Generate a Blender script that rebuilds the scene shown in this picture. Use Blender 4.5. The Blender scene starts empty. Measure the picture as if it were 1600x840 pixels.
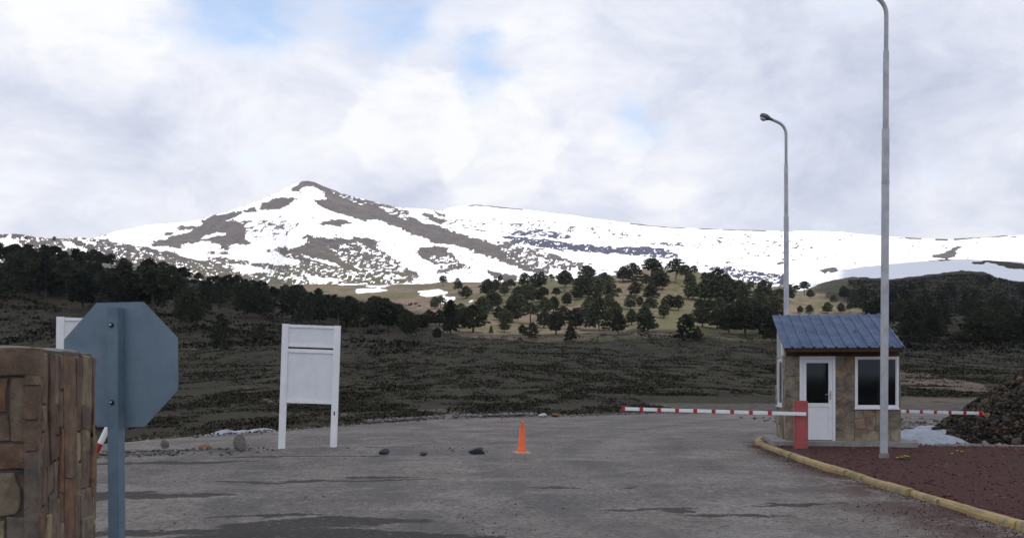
import bpy, bmesh, math, random
import numpy as np
from mathutils import Vector, Matrix

R = math.radians
random.seed(7)
rng = np.random.default_rng(7)
scene = bpy.context.scene
COL = scene.collection

# ------------------------------------------------------------------ camera
F = 1555.0          # focal length in photo pixels (1600 px wide)
EYE = 1.6
HOR = 588.0         # horizon row of the photo
cam_d = bpy.data.cameras.new('camera')
cam = bpy.data.objects.new('camera', cam_d)
COL.objects.link(cam)
cam.location = (0, 0, EYE)
cam.rotation_euler = (R(90), 0, 0)
cam_d.sensor_width = 36.0
cam_d.lens = 36.0 * F / 1600.0
cam_d.shift_y = (HOR - 420.0) / 1600.0
cam_d.clip_start = 0.05
cam_d.clip_end = 30000
scene.camera = cam

# ------------------------------------------------------------------ exposure
vs = scene.view_settings
vs.view_transform = 'Standard'
try: vs.look = 'None'
except Exception: pass
vs.exposure = 0.08
vs.gamma = 1.0
vs.use_curve_mapping = False
scene.cycles.max_bounces = 5
scene.cycles.transparent_max_bounces = 12

# ------------------------------------------------------------------ sun
SUN_EL, SUN_AZ = R(50), R(152)
SUN = Vector((math.sin(SUN_AZ) * math.cos(SUN_EL), math.cos(SUN_AZ) * math.cos(SUN_EL), math.sin(SUN_EL)))
sd = bpy.data.lights.new('sun', 'SUN')
sd.energy = 4.0
sd.angle = R(0.53)
sd.color = (1.0, 0.95, 0.88)
sun = bpy.data.objects.new('sun', sd)
sun.rotation_euler = SUN.to_track_quat('Z', 'Y').to_euler()
sun.location = (0, -50, 80)
COL.objects.link(sun)

# ------------------------------------------------------------------ node helper
class NT:
    def __init__(s, tree):
        s.t = tree; s.n = tree.nodes; s.l = tree.links
    def new(s, typ, **kw):
        n = s.n.new(typ)
        for k, v in kw.items(): setattr(n, k, v)
        return n
    def put(s, sock, v):
        if isinstance(v, bpy.types.NodeSocket): s.l.new(v, sock)
        elif isinstance(v, (tuple, list)) and len(v) == 3 and sock.type == 'RGBA': sock.default_value = (*v, 1)
        else: sock.default_value = v
    def math(s, op, a, b=0.0, c=0.0, clamp=False):
        n = s.new('ShaderNodeMath', operation=op, use_clamp=clamp)
        s.put(n.inputs[0], a); s.put(n.inputs[1], b); s.put(n.inputs[2], c)
        return n.outputs[0]
    def vmath(s, op, a, b=(0, 0, 0), scale=None):
        n = s.new('ShaderNodeVectorMath', operation=op)
        s.put(n.inputs[0], a); s.put(n.inputs[1], b)
        if scale is not None: s.put(n.inputs['Scale'], scale)
        return n.outputs['Value'] if op in ('DISTANCE', 'DOT_PRODUCT', 'LENGTH') else n.outputs[0]
    def noise(s, vec, scale, detail=4.0, rough=0.55, dist=0.0, color=False):
        n = s.new('ShaderNodeTexNoise')
        if vec is not None: s.put(n.inputs['Vector'], vec)
        n.inputs['Scale'].default_value = scale; n.inputs['Detail'].default_value = detail
        n.inputs['Roughness'].default_value = rough; n.inputs['Distortion'].default_value = dist
        return n.outputs['Color'] if color else n.outputs['Fac']
    def ramp(s, v, lo, hi, a=0.0, b=1.0, smooth=True):
        n = s.new('ShaderNodeMapRange', interpolation_type='SMOOTHSTEP' if smooth else 'LINEAR')
        s.put(n.inputs['Value'], v); n.inputs['From Min'].default_value = lo; n.inputs['From Max'].default_value = hi
        n.inputs['To Min'].default_value = a; n.inputs['To Max'].default_value = b
        return n.outputs['Result']
    def mix(s, f, a, b):
        n = s.new('ShaderNodeMix', data_type='RGBA')
        s.put(n.inputs[0], f); s.put(n.inputs[6], a); s.put(n.inputs[7], b)
        return n.outputs[2]
    def cramp(s, v, stops, const=False):
        n = s.new('ShaderNodeValToRGB')
        if const: n.color_ramp.interpolation = 'CONSTANT'
        e = n.color_ramp.elements
        while len(e) < len(stops): e.new(0.5)
        for i, (p, c) in enumerate(stops):
            e[i].position = p; e[i].color = (*c, 1)
        s.put(n.inputs[0], v)
        return n.outputs[0]
    def bump(s, h, strength=0.3, dist=0.02, normal=None):
        n = s.new('ShaderNodeBump')
        n.inputs['Strength'].default_value = strength; n.inputs['Distance'].default_value = dist
        s.put(n.inputs['Height'], h)
        if normal is not None: s.put(n.inputs['Normal'], normal)
        return n.outputs[0]

# ------------------------------------------------------------------ world: blue sky with broken cloud
world = bpy.data.worlds.new('World')
scene.world = world
world.use_nodes = True
w = NT(world.node_tree)
for n in list(w.n): w.n.remove(n)
SKY_S = 0.1
def pdir(px, py):
    return Vector(((px - 800) / F, 1.0, (HOR - py) / F)).normalized()
wout = w.new('ShaderNodeOutputWorld')
wbg = w.new('ShaderNodeBackground'); wbg.inputs['Strength'].default_value = SKY_S
w.l.new(wbg.outputs[0], wout.inputs[0])
sky = w.new('ShaderNodeTexSky', sky_type='NISHITA', sun_disc=False)
sky.sun_elevation = SUN_EL; sky.sun_rotation = SUN_AZ; sky.altitude = 1500; sky.air_density = 1.0; sky.dust_density = 0.6
tc = w.new('ShaderNodeTexCoord').outputs['Generated']
st = w.vmath('MULTIPLY', tc, (1.0, 1.0, 1.9))
warp = w.vmath('SUBTRACT', w.noise(st, 11.0, 5, 0.62, color=True), (0.5, 0.5, 0.5))
warped = w.vmath('ADD', tc, w.vmath('SCALE', warp, scale=0.075))
big = w.noise(st, 3.1, 4, 0.56, 0.3)
fine = w.noise(st, 7.5, 8, 0.64, 0.3)
def blob(px, py, r, soft=0.45):
    d = w.vmath('DISTANCE', warped, tuple(pdir(px, py)))
    return w.ramp(d, r / F, r * soft / F)
bright = w.math('ADD', w.math('MULTIPLY', big, 0.55), w.math('MULTIPLY', fine, 1.0))
for (px, py, r, a) in [(430, 200, 280, .11), (130, 310, 240, .06), (110, 40, 200, .13), (870, 40, 240, .11), (1270, 230, 230, -.10), (1480, 150, 260, -.12),
                       (640, 300, 130, -.12), (1060, 318, 100, .14), (1060, 150, 120, -.08), (1500, 320, 120, .08), (230, 190, 110, -.04)]:
    bright = w.math('ADD', bright, w.math('MULTIPLY', blob(px, py, r, 0.1), a))
for (px, py, r, a) in [(650, 205, 100, .15), (780, 240, 105, .13), (920, 240, 80, .10), (150, 60, 110, .09), (1020, 330, 60, .08)]:
    bright = w.math('ADD', bright, w.math('MULTIPLY', blob(px, py, r, 0.78), a))
cloud = w.cramp(w.ramp(bright, 0.46, 1.06, smooth=False),
                [(0.0, (0.50, 0.55, 0.69)), (0.25, (0.64, 0.68, 0.81)), (0.5, (0.77, 0.80, 0.91)), (0.72, (0.89, 0.905, 0.97)), (0.9, (0.99, 0.99, 1.0)), (1.0, (1.0, 1.0, 1.0))])
cover = w.math('ADD', w.math('MULTIPLY', w.noise(st, 2.3, 4, 0.6, 0.4), 0.6), w.math('MULTIPLY', fine, 0.7))
for (px, py, r, a) in [(390, -30, 180, .29), (600, 60, 110, .25), (755, 115, 105, .34), (985, 190, 80, .24), (690, 210, 80, -.2)]:
    cover = w.math('ADD', cover, w.math('MULTIPLY', blob(px, py, r, 0.0), a))
hole = w.ramp(cover, 0.70, 1.04, 0, 0.80)
cl_scaled = w.vmath('SCALE', cloud, scale=1.0 / SKY_S)
w.l.new(w.mix(hole, cl_scaled, w.vmath('MULTIPLY', sky.outputs[0], (2.2, 2.3, 2.25))), wbg.inputs['Color'])

# ------------------------------------------------------------------ object helpers
def tag(o, label=None, cat=None, group=None, kind=None):
    if label: o['label'] = label
    if cat: o['category'] = cat
    if group: o['group'] = group
    if kind: o['kind'] = kind
    return o

def link(name, data, parent=None, loc=None, rot=None, scale=None):
    o = bpy.data.objects.new(name, data)
    COL.objects.link(o)
    if parent is not None: o.parent = parent
    if loc is not None: o.location = loc
    if rot is not None: o.rotation_euler = rot
    if scale is not None: o.scale = scale if hasattr(scale, '__len__') else (scale,) * 3
    return o

def empty(name, loc=(0, 0, 0), rz=0.0, rot=None):
    o = link(name, None, None, loc, rot if rot else (0, 0, rz))
    o.empty_display_size = 0.2
    return o

def np_mesh(name, V, Fc, mat=None, smooth=False):
    """V (n,3) array, Fc (m,3|4) array"""
    me = bpy.data.meshes.new(name)
    V = np.asarray(V, dtype=np.float32); Fc = np.asarray(Fc, dtype=np.int32)
    k = Fc.shape[1]
    me.vertices.add(len(V)); me.vertices.foreach_set('co', V.ravel())
    me.loops.add(Fc.size); me.loops.foreach_set('vertex_index', Fc.ravel())
    me.polygons.add(len(Fc)); me.polygons.foreach_set('loop_start', np.arange(len(Fc), dtype=np.int32) * k)
    try: me.polygons.foreach_set('loop_total', np.full(len(Fc), k, dtype=np.int32))
    except Exception: pass
    me.update(calc_edges=True); me.validate()
    if smooth: me.polygons.foreach_set('use_smooth', np.ones(len(me.polygons), dtype=bool))
    if mat: me.materials.append(mat)
    return me

def attr(me, name, vals):
    a = me.attributes.new(name, 'FLOAT', 'POINT')
    a.data.foreach_set('value', np.asarray(vals, dtype=np.float32))

class MB:
    """collects shapes for ONE mesh"""
    def __init__(s): s.bm = bmesh.new()
    def box(s, lo, hi, M=None):
        x0, y0, z0 = lo; x1, y1, z1 = hi
        vs_ = [s.bm.verts.new(p) for p in ((x0,y0,z0),(x1,y0,z0),(x1,y1,z0),(x0,y1,z0),(x0,y0,z1),(x1,y0,z1),(x1,y1,z1),(x0,y1,z1))]
        for f in ((0,3,2,1),(4,5,6,7),(0,1,5,4),(1,2,6,5),(2,3,7,6),(3,0,4,7)): s.bm.faces.new([vs_[i] for i in f])
        if M is not None: bmesh.ops.transform(s.bm, matrix=M, verts=vs_)
        return s
    def prism(s, poly, z0, z1, M=None):
        """poly in xy, extruded z0..z1"""
        a = [s.bm.verts.new((p[0], p[1], z0)) for p in poly]; b = [s.bm.verts.new((p[0], p[1], z1)) for p in poly]
        s.bm.faces.new(a[::-1]); s.bm.faces.new(b)
        n = len(poly)
        for i in range(n): s.bm.faces.new((a[i], a[(i+1) % n], b[(i+1) % n], b[i]))
        if M is not None: bmesh.ops.transform(s.bm, matrix=M, verts=a + b)
        return s
    def tube(s, pts, radii, n=12, caps=True):
        pts = [Vector(p) for p in pts]
        rings = []
        for i, p in enumerate(pts):
            t = (pts[min(i+1, len(pts)-1)] - pts[max(i-1, 0)]).normalized()
            u = t.cross(Vector((0.3, 1, 0.1))).normalized() if abs(t.dot(Vector((0.3, 1, 0.1)).normalized())) < 0.95 else t.cross(Vector((1, 0, 0))).normalized()
            v = t.cross(u)
            rings.append([s.bm.verts.new(p + radii[i] * (math.cos(2*math.pi*k/n) * u + math.sin(2*math.pi*k/n) * v)) for k in range(n)])
        for a, b in zip(rings, rings[1:]):
            for k in range(n): s.bm.faces.new((a[k], a[(k+1) % n], b[(k+1) % n], b[k]))
        if caps:
            s.bm.faces.new(rings[0][::-1]); s.bm.faces.new(rings[-1])
        return s
    def lathe(s, prof, n=20, M=None):
        rings = []; allv = []
        for r, z in prof:
            ring = [s.bm.verts.new((r*math.cos(2*math.pi*k/n), r*math.sin(2*math.pi*k/n), z)) for k in range(n)]
            rings.append(ring); allv += ring
        for a, b in zip(rings, rings[1:]):
            for k in range(n): s.bm.faces.new((a[k], a[(k+1) % n], b[(k+1) % n], b[k]))
        s.bm.faces.new(rings[0][::-1]); s.bm.faces.new(rings[-1])
        if M is not None: bmesh.ops.transform(s.bm, matrix=M, verts=allv)
        return s
    def build(s, name, mat, parent=None, bevel=0.0, smooth=False, **kw):
        if bevel:
            bmesh.ops.bevel(s.bm, geom=[e for e in s.bm.edges if len(e.link_faces) == 2 and e.calc_face_angle(0) > 0.6], offset=bevel, segments=2, affect='EDGES', clamp_overlap=True)
        bmesh.ops.recalc_face_normals(s.bm, faces=s.bm.faces)
        me = bpy.data.meshes.new(name); s.bm.to_mesh(me); s.bm.free()
        if smooth:
            for p in me.polygons: p.use_smooth = True
            try: me.set_sharp_from_angle(angle=R(40))
            except Exception: pass
        me.materials.append(mat)
        return link(name, me, parent, **kw)

# ------------------------------------------------------------------ numpy noise
def _hash(ix, iy, seed):
    h = (ix.astype(np.int64) * 374761393 + iy.astype(np.int64) * 668265263 + seed * 974711) & 0x7fffffff
    h = ((h ^ (h >> 13)) * 1274126177) & 0x7fffffff
    return ((h ^ (h >> 16)) & 0xffff) / 65535.0
def vnoise(x, y, seed=0):
    ix = np.floor(x); iy = np.floor(y); fx = x - ix; fy = y - iy
    fx = fx * fx * (3 - 2 * fx); fy = fy * fy * (3 - 2 * fy)
    a = _hash(ix, iy, seed); b = _hash(ix + 1, iy, seed); c = _hash(ix, iy + 1, seed); d = _hash(ix + 1, iy + 1, seed)
    return (a + (b - a) * fx) * (1 - fy) + (c + (d - c) * fx) * fy - 0.5
def fbm(x, y, seed=0, octv=4, gain=0.5):
    s = np.zeros(np.broadcast(x, y).shape); a = 1.0; f = 1.0
    for o in range(octv):
        s = s + a * vnoise(x * f + 17.3 * o, y * f - 9.1 * o, seed + o); a *= gain; f *= 2.03
    return s
def inpoly(u, v, poly):
    r = np.zeros(u.shape, bool); n = len(poly)
    for i in range(n):
        x0, y0 = poly[i]; x1, y1 = poly[(i + 1) % n]
        if y0 == y1: continue
        r ^= ((y0 > v) != (y1 > v)) & (u < (x1 - x0) * (v - y0) / (y1 - y0) + x0)
    return r
def smooth1(a, k, axis):
    if k < 1: return a
    ker = np.exp(-0.5 * (np.arange(-3*k, 3*k+1) / k) ** 2); ker /= ker.sum()
    pad = [(0, 0), (0, 0)]; pad[axis] = (3*k, 3*k)
    p = np.pad(a, pad, mode='edge')
    return np.apply_along_axis(lambda m: np.convolve(m, ker, 'valid'), axis, p)

# ------------------------------------------------------------------ materials
def material(name):
    m = bpy.data.materials.new(name); m.use_nodes = True
    t = NT(m.node_tree); b = t.n['Principled BSDF']
    return m, t, b
def coords(t, which='Object'): return t.new('ShaderNodeTexCoord').outputs[which]

def paint(name, col, rough=0.5, wear=0.25, wear_col=None, scale=6.0, metal=0.0, bump=0.0, dirt=0.35, wl=0.66):
    """coat of paint / plain surface: uneven tone, fine stains"""
    m, t, b = material(name)
    c = coords(t)
    n1 = t.noise(c, scale, 6, 0.6); n2 = t.noise(c, scale * 7, 4, 0.6)
    dk = tuple(x * (1 - dirt) for x in col)
    base = t.mix(t.ramp(n1, 0.35, 0.75, 0, 1), col, dk)
    wc = wear_col or tuple(x * 0.45 for x in col)
    base = t.mix(t.math('MULTIPLY', t.ramp(n2, wl, wl + 0.08), wear), base, wc)
    t.put(b.inputs['Base Color'], base)
    t.put(b.inputs['Roughness'], t.ramp(n1, 0.2, 0.8, rough - 0.1, rough + 0.15))
    b.inputs['Metallic'].default_value = metal
    if bump: t.put(b.inputs['Normal'], t.bump(n2, bump, 0.01))
    return m

def stone_mat(name, stops, scale=9.0, bump=0.5):
    m, t, b = material(name)
    c = coords(t); rnd = t.new('ShaderNodeObjectInfo').outputs['Random']
    base = t.cramp(rnd, stops, False)
    n1 = t.noise(c, scale, 7, 0.62); n2 = t.noise(c, scale * 5, 5, 0.6); n3 = t.noise(c, scale * 0.35, 4, 0.6)
    base = t.mix(t.ramp(n1, 0.40, 0.60, 0.0, 0.75), t.vmath('SCALE', base, scale=1.45), t.vmath('SCALE', base, scale=0.62))
    base = t.mix(t.ramp(n3, 0.5, 0.62, 0, 0.25), base, (0.16, 0.105, 0.06))
    base = t.mix(t.ramp(t.noise(c, scale * 0.8, 5, 0.6), 0.54, 0.64, 0, 0.4), base, (0.085, 0.08, 0.072))
    base = t.mix(t.ramp(n2, 0.62, 0.75, 0, 0.4), base, (0.08, 0.075, 0.07))
    t.put(b.inputs['Base Color'], base); b.inputs['Roughness'].default_value = 0.9
    h = t.math('ADD', t.math('MULTIPLY', n1, 0.7), t.math('MULTIPLY', n2, 0.3))
    n4 = t.noise(c, scale * 14, 4, 0.7)
    t.put(b.inputs['Normal'], t.bump(t.math('ADD', h, t.math('MULTIPLY', n4, 0.25)), min(1.0, bump * 1.7), 0.025))
    return m

def rock_mat(name, ca, cb, cc, scale=3.0):
    m, t, b = material(name)
    c = coords(t); rnd = t.new('ShaderNodeObjectInfo').outputs['Random']
    n1 = t.noise(c, scale, 8, 0.65, 0.4); n2 = t.noise(c, scale * 6, 5, 0.65)
    base = t.mix(t.ramp(n1, 0.35, 0.65), ca, cb)
    base = t.mix(t.ramp(t.math('ADD', t.math('MULTIPLY', n2, 0.5), t.math('MULTIPLY', rnd, 0.5)), 0.55, 0.75, 0, 0.8), base, cc)
    t.put(b.inputs['Base Color'], base); b.inputs['Roughness'].default_value = 0.92
    t.put(b.inputs['Normal'], t.bump(t.math('ADD', n1, t.math('MULTIPLY', n2, 0.4)), 0.6, 0.05))
    return m

def geo_pos(t): return t.new('ShaderNodeNewGeometry').outputs['Position']
def fattr(t, n): return t.new('ShaderNodeAttribute', attribute_name=n).outputs['Fac']

# ---- open land
def make_land():
    m, t, b = material('heath and hill soil')
    p = geo_pos(t)
    pl = t.vmath('MULTIPLY', p, (1, 0.45, 0.6))
    a = t.noise(pl, 0.022, 7, 0.62, 0.6); bn = t.noise(pl, 0.26, 7, 0.64, 0.3); cn = t.noise(pl, 2.2, 6, 0.68)
    st3 = t.noise(t.vmath('MULTIPLY', p, (1.0, 0.4, 1.0)), 0.7, 7, 0.7, 0.2)
    heath = t.mix(t.ramp(bn, 0.42, 0.58), (0.023, 0.019, 0.0115), (0.037, 0.035, 0.0155))
    heath = t.mix(t.ramp(a, 0.48, 0.62, 0, 0.6), heath, (0.032, 0.025, 0.0165))
    heath = t.mix(t.ramp(st3, 0.52, 0.66, 0, 0.6), heath, (0.009, 0.008, 0.0065))
    heath = t.mix(t.ramp(st3, 0.46, 0.34, 0, 0.5), heath, (0.046, 0.041, 0.021))
    heath = t.mix(t.ramp(cn, 0.40, 0.32, 0, 0.5), heath, (0.060, 0.052, 0.034))
    soil = t.mix(t.ramp(a, 0.42, 0.56), (0.150, 0.114, 0.088), (0.094, 0.087, 0.046))
    soil = t.mix(t.ramp(bn, 0.50, 0.62, 0, 0.85), soil, (0.062, 0.060, 0.031))
    soil = t.mix(t.ramp(st3, 0.53, 0.63, 0, 0.7), soil, (0.05, 0.045, 0.032))
    tn = t.ramp(t.math('ADD', fattr(t, 'tan'), t.math('MULTIPLY', t.math('SUBTRACT', bn, 0.5), 1.2)), 0.3, 0.7)
    col = t.mix(tn, heath, soil)
    grit = t.mix(t.ramp(cn, 0.4, 0.6), (0.13, 0.118, 0.105), (0.055, 0.048, 0.042))
    col = t.mix(t.ramp(t.math('ADD', fattr(t, 'grit'), t.math('MULTIPLY', t.math('SUBTRACT', cn, 0.5), 0.9)), 0.3, 0.7), col, grit)
    sn = t.ramp(t.math('ADD', fattr(t, 'snow'), t.math('MULTIPLY', t.math('SUBTRACT', bn, 0.5), 0.6)), 0.45, 0.55)
    col = t.mix(sn, col, (0.74, 0.77, 0.83))
    t.put(b.inputs['Base Color'], col); b.inputs['Roughness'].default_value = 0.95
    b.inputs['Specular IOR Level'].default_value = 0.15
    t.put(b.inputs['Normal'], t.bump(t.math('ADD', t.math('MULTIPLY', bn, 1.0), t.math('MULTIPLY', cn, 0.25)), 0.5, 0.6))
    return m
LAND = make_land()

def make_mountain():
    m, t, b = material('mountain rock and snow')
    p = geo_pos(t)
    a = t.noise(p, 0.006, 8, 0.6, 0.5); bn = t.noise(p, 0.035, 7, 0.65, 0.3); cn = t.noise(p, 0.12, 5, 0.6)
    rock = t.mix(t.ramp(a, 0.4, 0.62), (0.092, 0.081, 0.080), (0.122, 0.105, 0.092))
    rock = t.mix(t.ramp(bn, 0.47, 0.60, 0, 0.8), rock, (0.062, 0.055, 0.058))
    rock = t.mix(t.ramp(cn, 0.45, 0.35, 0, 0.6), rock, (0.17, 0.15, 0.135))
    rock = t.mix(t.ramp(fattr(t, 'dark'), 0.2, 0.8), rock, (0.055, 0.058, 0.095))
    rock = t.mix(t.math('MULTIPLY', fattr(t, 'moss'), t.ramp(bn, 0.35, 0.6)), rock, (0.092, 0.086, 0.052))
    sn = t.math('ADD', fattr(t, 'snow'), t.math('MULTIPLY', t.math('SUBTRACT', bn, 0.5), 1.2))
    sn = t.ramp(t.math('ADD', sn, t.math('MULTIPLY', t.math('SUBTRACT', cn, 0.5), 0.9)), 0.38, 0.60)
    t.put(b.inputs['Base Color'], t.mix(sn, rock, (0.86, 0.87, 0.90)))
    b.inputs['Roughness'].default_value = 0.95; b.inputs['Specular IOR Level'].default_value = 0.1
    t.put(b.inputs['Normal'], t.bump(t.math('ADD', bn, t.math('MULTIPLY', cn, 0.4)), 0.8, 14.0))
    return m
MOUNT = make_mountain()

def wpx(px, py, z=0.0):
    """photo pixel on a horizontal level -> x, y"""
    d = (EYE - z) * F / (py - HOR)
    return ((px - 800) * d / F, d)

def make_lot():
    m, t, b = material('worn gravel asphalt')
    p = geo_pos(t)
    flat = t.vmath('MULTIPLY', p, (1, 1, 0))
    str_ = t.vmath('MULTIPLY', p, (1.0, 0.45, 0))
    a = t.noise(flat, 0.16, 6, 0.6, 0.8); bn = t.noise(flat, 0.9, 7, 0.62, 0.4); cn = t.noise(flat, 14, 5, 0.7); dn = t.noise(flat, 60, 3, 0.7)
    lg = t.noise(t.vmath('MULTIPLY', p, (0.75, 0.8, 0)), 0.8, 6, 0.62, 0.5); mn = t.noise(t.vmath('MULTIPLY', p, (1.0, 0.6, 0)), 5.5, 6, 0.7, 0.2)
    col = t.mix(t.ramp(a, 0.40, 0.60), (0.208, 0.188, 0.167), (0.146, 0.134, 0.122))
    col = t.mix(t.ramp(bn, 0.50, 0.60, 0, 0.45), col, (0.125, 0.116, 0.112))
    col = t.mix(t.ramp(lg, 0.50, 0.62, 0, 0.60), col, (0.118, 0.111, 0.108))
    col = t.mix(t.ramp(lg, 0.46, 0.36, 0, 0.55), col, (0.255, 0.240, 0.226))
    col = t.mix(t.ramp(mn, 0.52, 0.62, 0, 0.45), col, (0.086, 0.079, 0.073))
    col = t.mix(t.ramp(mn, 0.46, 0.38, 0, 0.40), col, (0.285, 0.262, 0.236))
    col = t.mix(t.ramp(cn, 0.54, 0.60, 0, 0.65), col, (0.055, 0.052, 0.050))
    col = t.mix(t.ramp(cn, 0.44, 0.38, 0, 0.6), col, (0.31, 0.29, 0.272))
    # wheel tracks: long soft swirls of darker, packed material
    wv = t.new('ShaderNodeTexWave', wave_type='RINGS', rings_direction='Z')
    t.put(wv.inputs['Vector'], t.vmath('ADD', flat, (-26.0, -20.0, 0))); wv.inputs['Scale'].default_value = 0.16
    wv.inputs['Distortion'].default_value = 2.2; wv.inputs['Detail'].default_value = 3; wv.inputs['Detail Scale'].default_value = 0.4
    tr = t.math('MULTIPLY', t.ramp(wv.outputs['Fac'], 0.5, 0.9), t.ramp(lg, 0.40, 0.58))
    col = t.mix(t.math('MULTIPLY', tr, 0.55), col, (0.098, 0.094, 0.093))
    # damp earth stains with a shape of their own
    wp = t.vmath('ADD', flat, t.vmath('MULTIPLY', t.vmath('SUBTRACT', t.noise(flat, 0.9, 8, 0.72, color=True), (0.5, 0.5, 0.5)), (1.6, 1.6, 0)))
    stain = None
    for (x, y, rx, ry, ang) in STAINS:
        mp = t.new('ShaderNodeMapping', vector_type='TEXTURE')
        t.put(mp.inputs['Vector'], wp); mp.inputs['Location'].default_value = (x, y, 0)
        mp.inputs['Rotation'].default_value = (0, 0, ang); mp.inputs['Scale'].default_value = (rx, ry, 1)
        d = t.vmath('LENGTH', mp.outputs[0])
        s = t.ramp(d, 1.03, 0.86)
        stain = s if stain is None else t.math('MAXIMUM', stain, s)
    stain = t.math('MULTIPLY', stain, t.ramp(cn, 0.25, 0.45))
    col = t.mix(t.math('MULTIPLY', stain, 0.93), col, (0.027, 0.023, 0.022))
    # red scoria kicked out over the kerb
    spill = t.math('MULTIPLY', fattr(t, 'spill'), t.ramp(t.math('ADD', bn, t.math('MULTIPLY', cn, 0.5)), 0.60, 0.78))
    col = t.mix(spill, col, (0.075, 0.042, 0.036))
    t.put(b.inputs['Base Color'], col)
    t.put(b.inputs['Roughness'], t.ramp(stain, 0, 1, 0.93, 0.8)); b.inputs['Specular IOR Level'].default_value = 0.2
    h = t.math('ADD', t.math('MULTIPLY', cn, 0.6), t.math('MULTIPLY', dn, 0.3))
    t.put(b.inputs['Normal'], t.bump(h, 0.55, 0.025))
    return m
STAINS = []
for (px, py, rx, ry, ang) in [(500, 750, 1.9, .16, .12), (600, 744, .7, .18, .05), (230, 777, 1.1, .27, .12), (170, 772, .8, .3, .05),
                              (300, 830, 1.9, .24, .12), (510, 818, 1.2, .40, .16), (420, 806, .75, .12, .0), (480, 840, 1.6, .4, .1), (640, 838, 1.0, .22, .05),
                              (870, 763, .36, .09, 0), (985, 763, .1, .12, .6), (1050, 800, .2, .22, .7), (1010, 797, .6, .1, .1), (560, 700, 1.6, .28, .05), (470, 712, 1.8, .2, .1),
                              (200, 722, 2.4, .28, .2), (1150, 806, .7, .12, 0), (1240, 790, .7, .1, .1)]:
    x, y = wpx(px, py)
    STAINS.append((x, y, rx, ry, ang))
LOT = make_lot()

def make_scoria():
    m, t, b = material('dark red scoria')
    p = geo_pos(t)
    a = t.noise(p, 0.7, 5, 0.6); c = t.noise(p, 22, 5, 0.7); d = t.noise(p, 70, 3, 0.7)
    col = t.mix(t.ramp(c, 0.35, 0.65), (0.060, 0.028, 0.026), (0.115, 0.052, 0.046))
    col = t.mix(t.ramp(a, 0.5, 0.7, 0, 0.6), col, (0.075, 0.048, 0.042))
    col = t.mix(t.ramp(d, 0.62, 0.78, 0, 0.5), col, (0.17, 0.10, 0.09))
    t.put(b.inputs['Base Color'], col); b.inputs['Roughness'].default_value = 0.95; b.inputs['Specular IOR Level'].default_value = 0.15
    t.put(b.inputs['Normal'], t.bump(t.math('ADD', c, t.math('MULTIPLY', d, 0.5)), 0.9, 0.04))
    return m
SCORIA = make_scoria()

def make_snow():
    m, t, b = material('old granular snow')
    p = geo_pos(t); c = t.noise(p, 3.0, 6, 0.65); d = t.noise(p, 30, 4, 0.7)
    col = t.mix(t.ramp(c, 0.52, 0.7), (0.32, 0.36, 0.43), (0.18, 0.185, 0.20))
    col = t.mix(t.ramp(d, 0.62, 0.76, 0, 0.5), col, (0.3, 0.28, 0.26))
    t.put(b.inputs['Base Color'], col); b.inputs['Roughness'].default_value = 0.8
    t.put(b.inputs['Normal'], t.bump(d, 0.4, 0.02))
    return m
SNOW = make_snow()

PILLAR_STONE = stone_mat('rusty brown flagstone', [(0.0, (0.100, 0.062, 0.042)), (0.2, (0.130, 0.090, 0.062)), (0.4, (0.115, 0.100, 0.083)), (0.58, (0.150, 0.072, 0.038)), (0.78, (0.135, 0.110, 0.078)), (1.0, (0.26, 0.20, 0.11))])
BOOTH_STONE = stone_mat('ochre booth flagstone', [(0.0, (0.165, 0.138, 0.098)), (0.3, (0.20, 0.175, 0.128)), (0.5, (0.135, 0.125, 0.108)), (0.7, (0.195, 0.135, 0.085)), (1.0, (0.235, 0.205, 0.15))], 4.0, 0.4)
MORTAR = paint('shadow grey mortar', (0.10, 0.092, 0.082), 0.9, 0.5, scale=9, bump=0.5)  # mortar darkened so the joint lines carry their shadow in the colour
CAPM = paint('pale mortar cap', (0.19, 0.18, 0.165), 0.9, 0.6, scale=9, bump=0.6)
MORTAR_B = paint('brown booth mortar', (0.165, 0.145, 0.115), 0.9, 0.5, scale=9, bump=0.4)
SIGN_BLUE = paint('blue grey enamel', (0.145, 0.215, 0.275), 0.5, 0.5, (0.16, 0.13, 0.11), 4.0, dirt=0.22)
POST_BLUE = paint('blue grey post paint', (0.125, 0.19, 0.245), 0.5, 0.35, (0.07, 0.06, 0.05), 6.0, dirt=0.3)
BOLT = paint('zinc bolt', (0.45, 0.45, 0.46), 0.35, 0.2, metal=0.9)
RUBBER = paint('black washer', (0.02, 0.02, 0.022), 0.6, 0.1)
PANEL = paint('grey white panel', (0.76, 0.785, 0.83), 0.5, 0.3, (0.42, 0.42, 0.42), 2.5, dirt=0.1)
WHITE = paint('white board paint', (0.86, 0.87, 0.89), 0.45, 0.5, (0.38, 0.37, 0.36), 3.0, dirt=0.12)
UPVC = paint('white plastic frame', (0.78, 0.80, 0.83), 0.35, 0.15, (0.5, 0.5, 0.48), 3.0, dirt=0.08)
RED = paint('faded red paint', (0.40, 0.085, 0.085), 0.5, 0.4, (0.22, 0.08, 0.07), 5.0, dirt=0.2)
RED_B = paint('red reflector', (0.42, 0.02, 0.028), 0.35, 0.1, dirt=0.1)
ORANGE = paint('orange cone plastic', (0.86, 0.145, 0.035), 0.45, 0.25, (0.5, 0.12, 0.05), 9.0, dirt=0.1)
CONE_BASE = paint('pale dusty cone base', (0.62, 0.45, 0.36), 0.7, 0.5, (0.2, 0.15, 0.12), 14.0, dirt=0.25)
GALV = paint('galvanised grey pole', (0.46, 0.475, 0.51), 0.5, 0.35, (0.22, 0.21, 0.21), 5.0, metal=0.25, dirt=0.22)
GALV_B = paint('dark pole foot', (0.22, 0.215, 0.21), 0.7, 0.5, scale=8)
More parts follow.
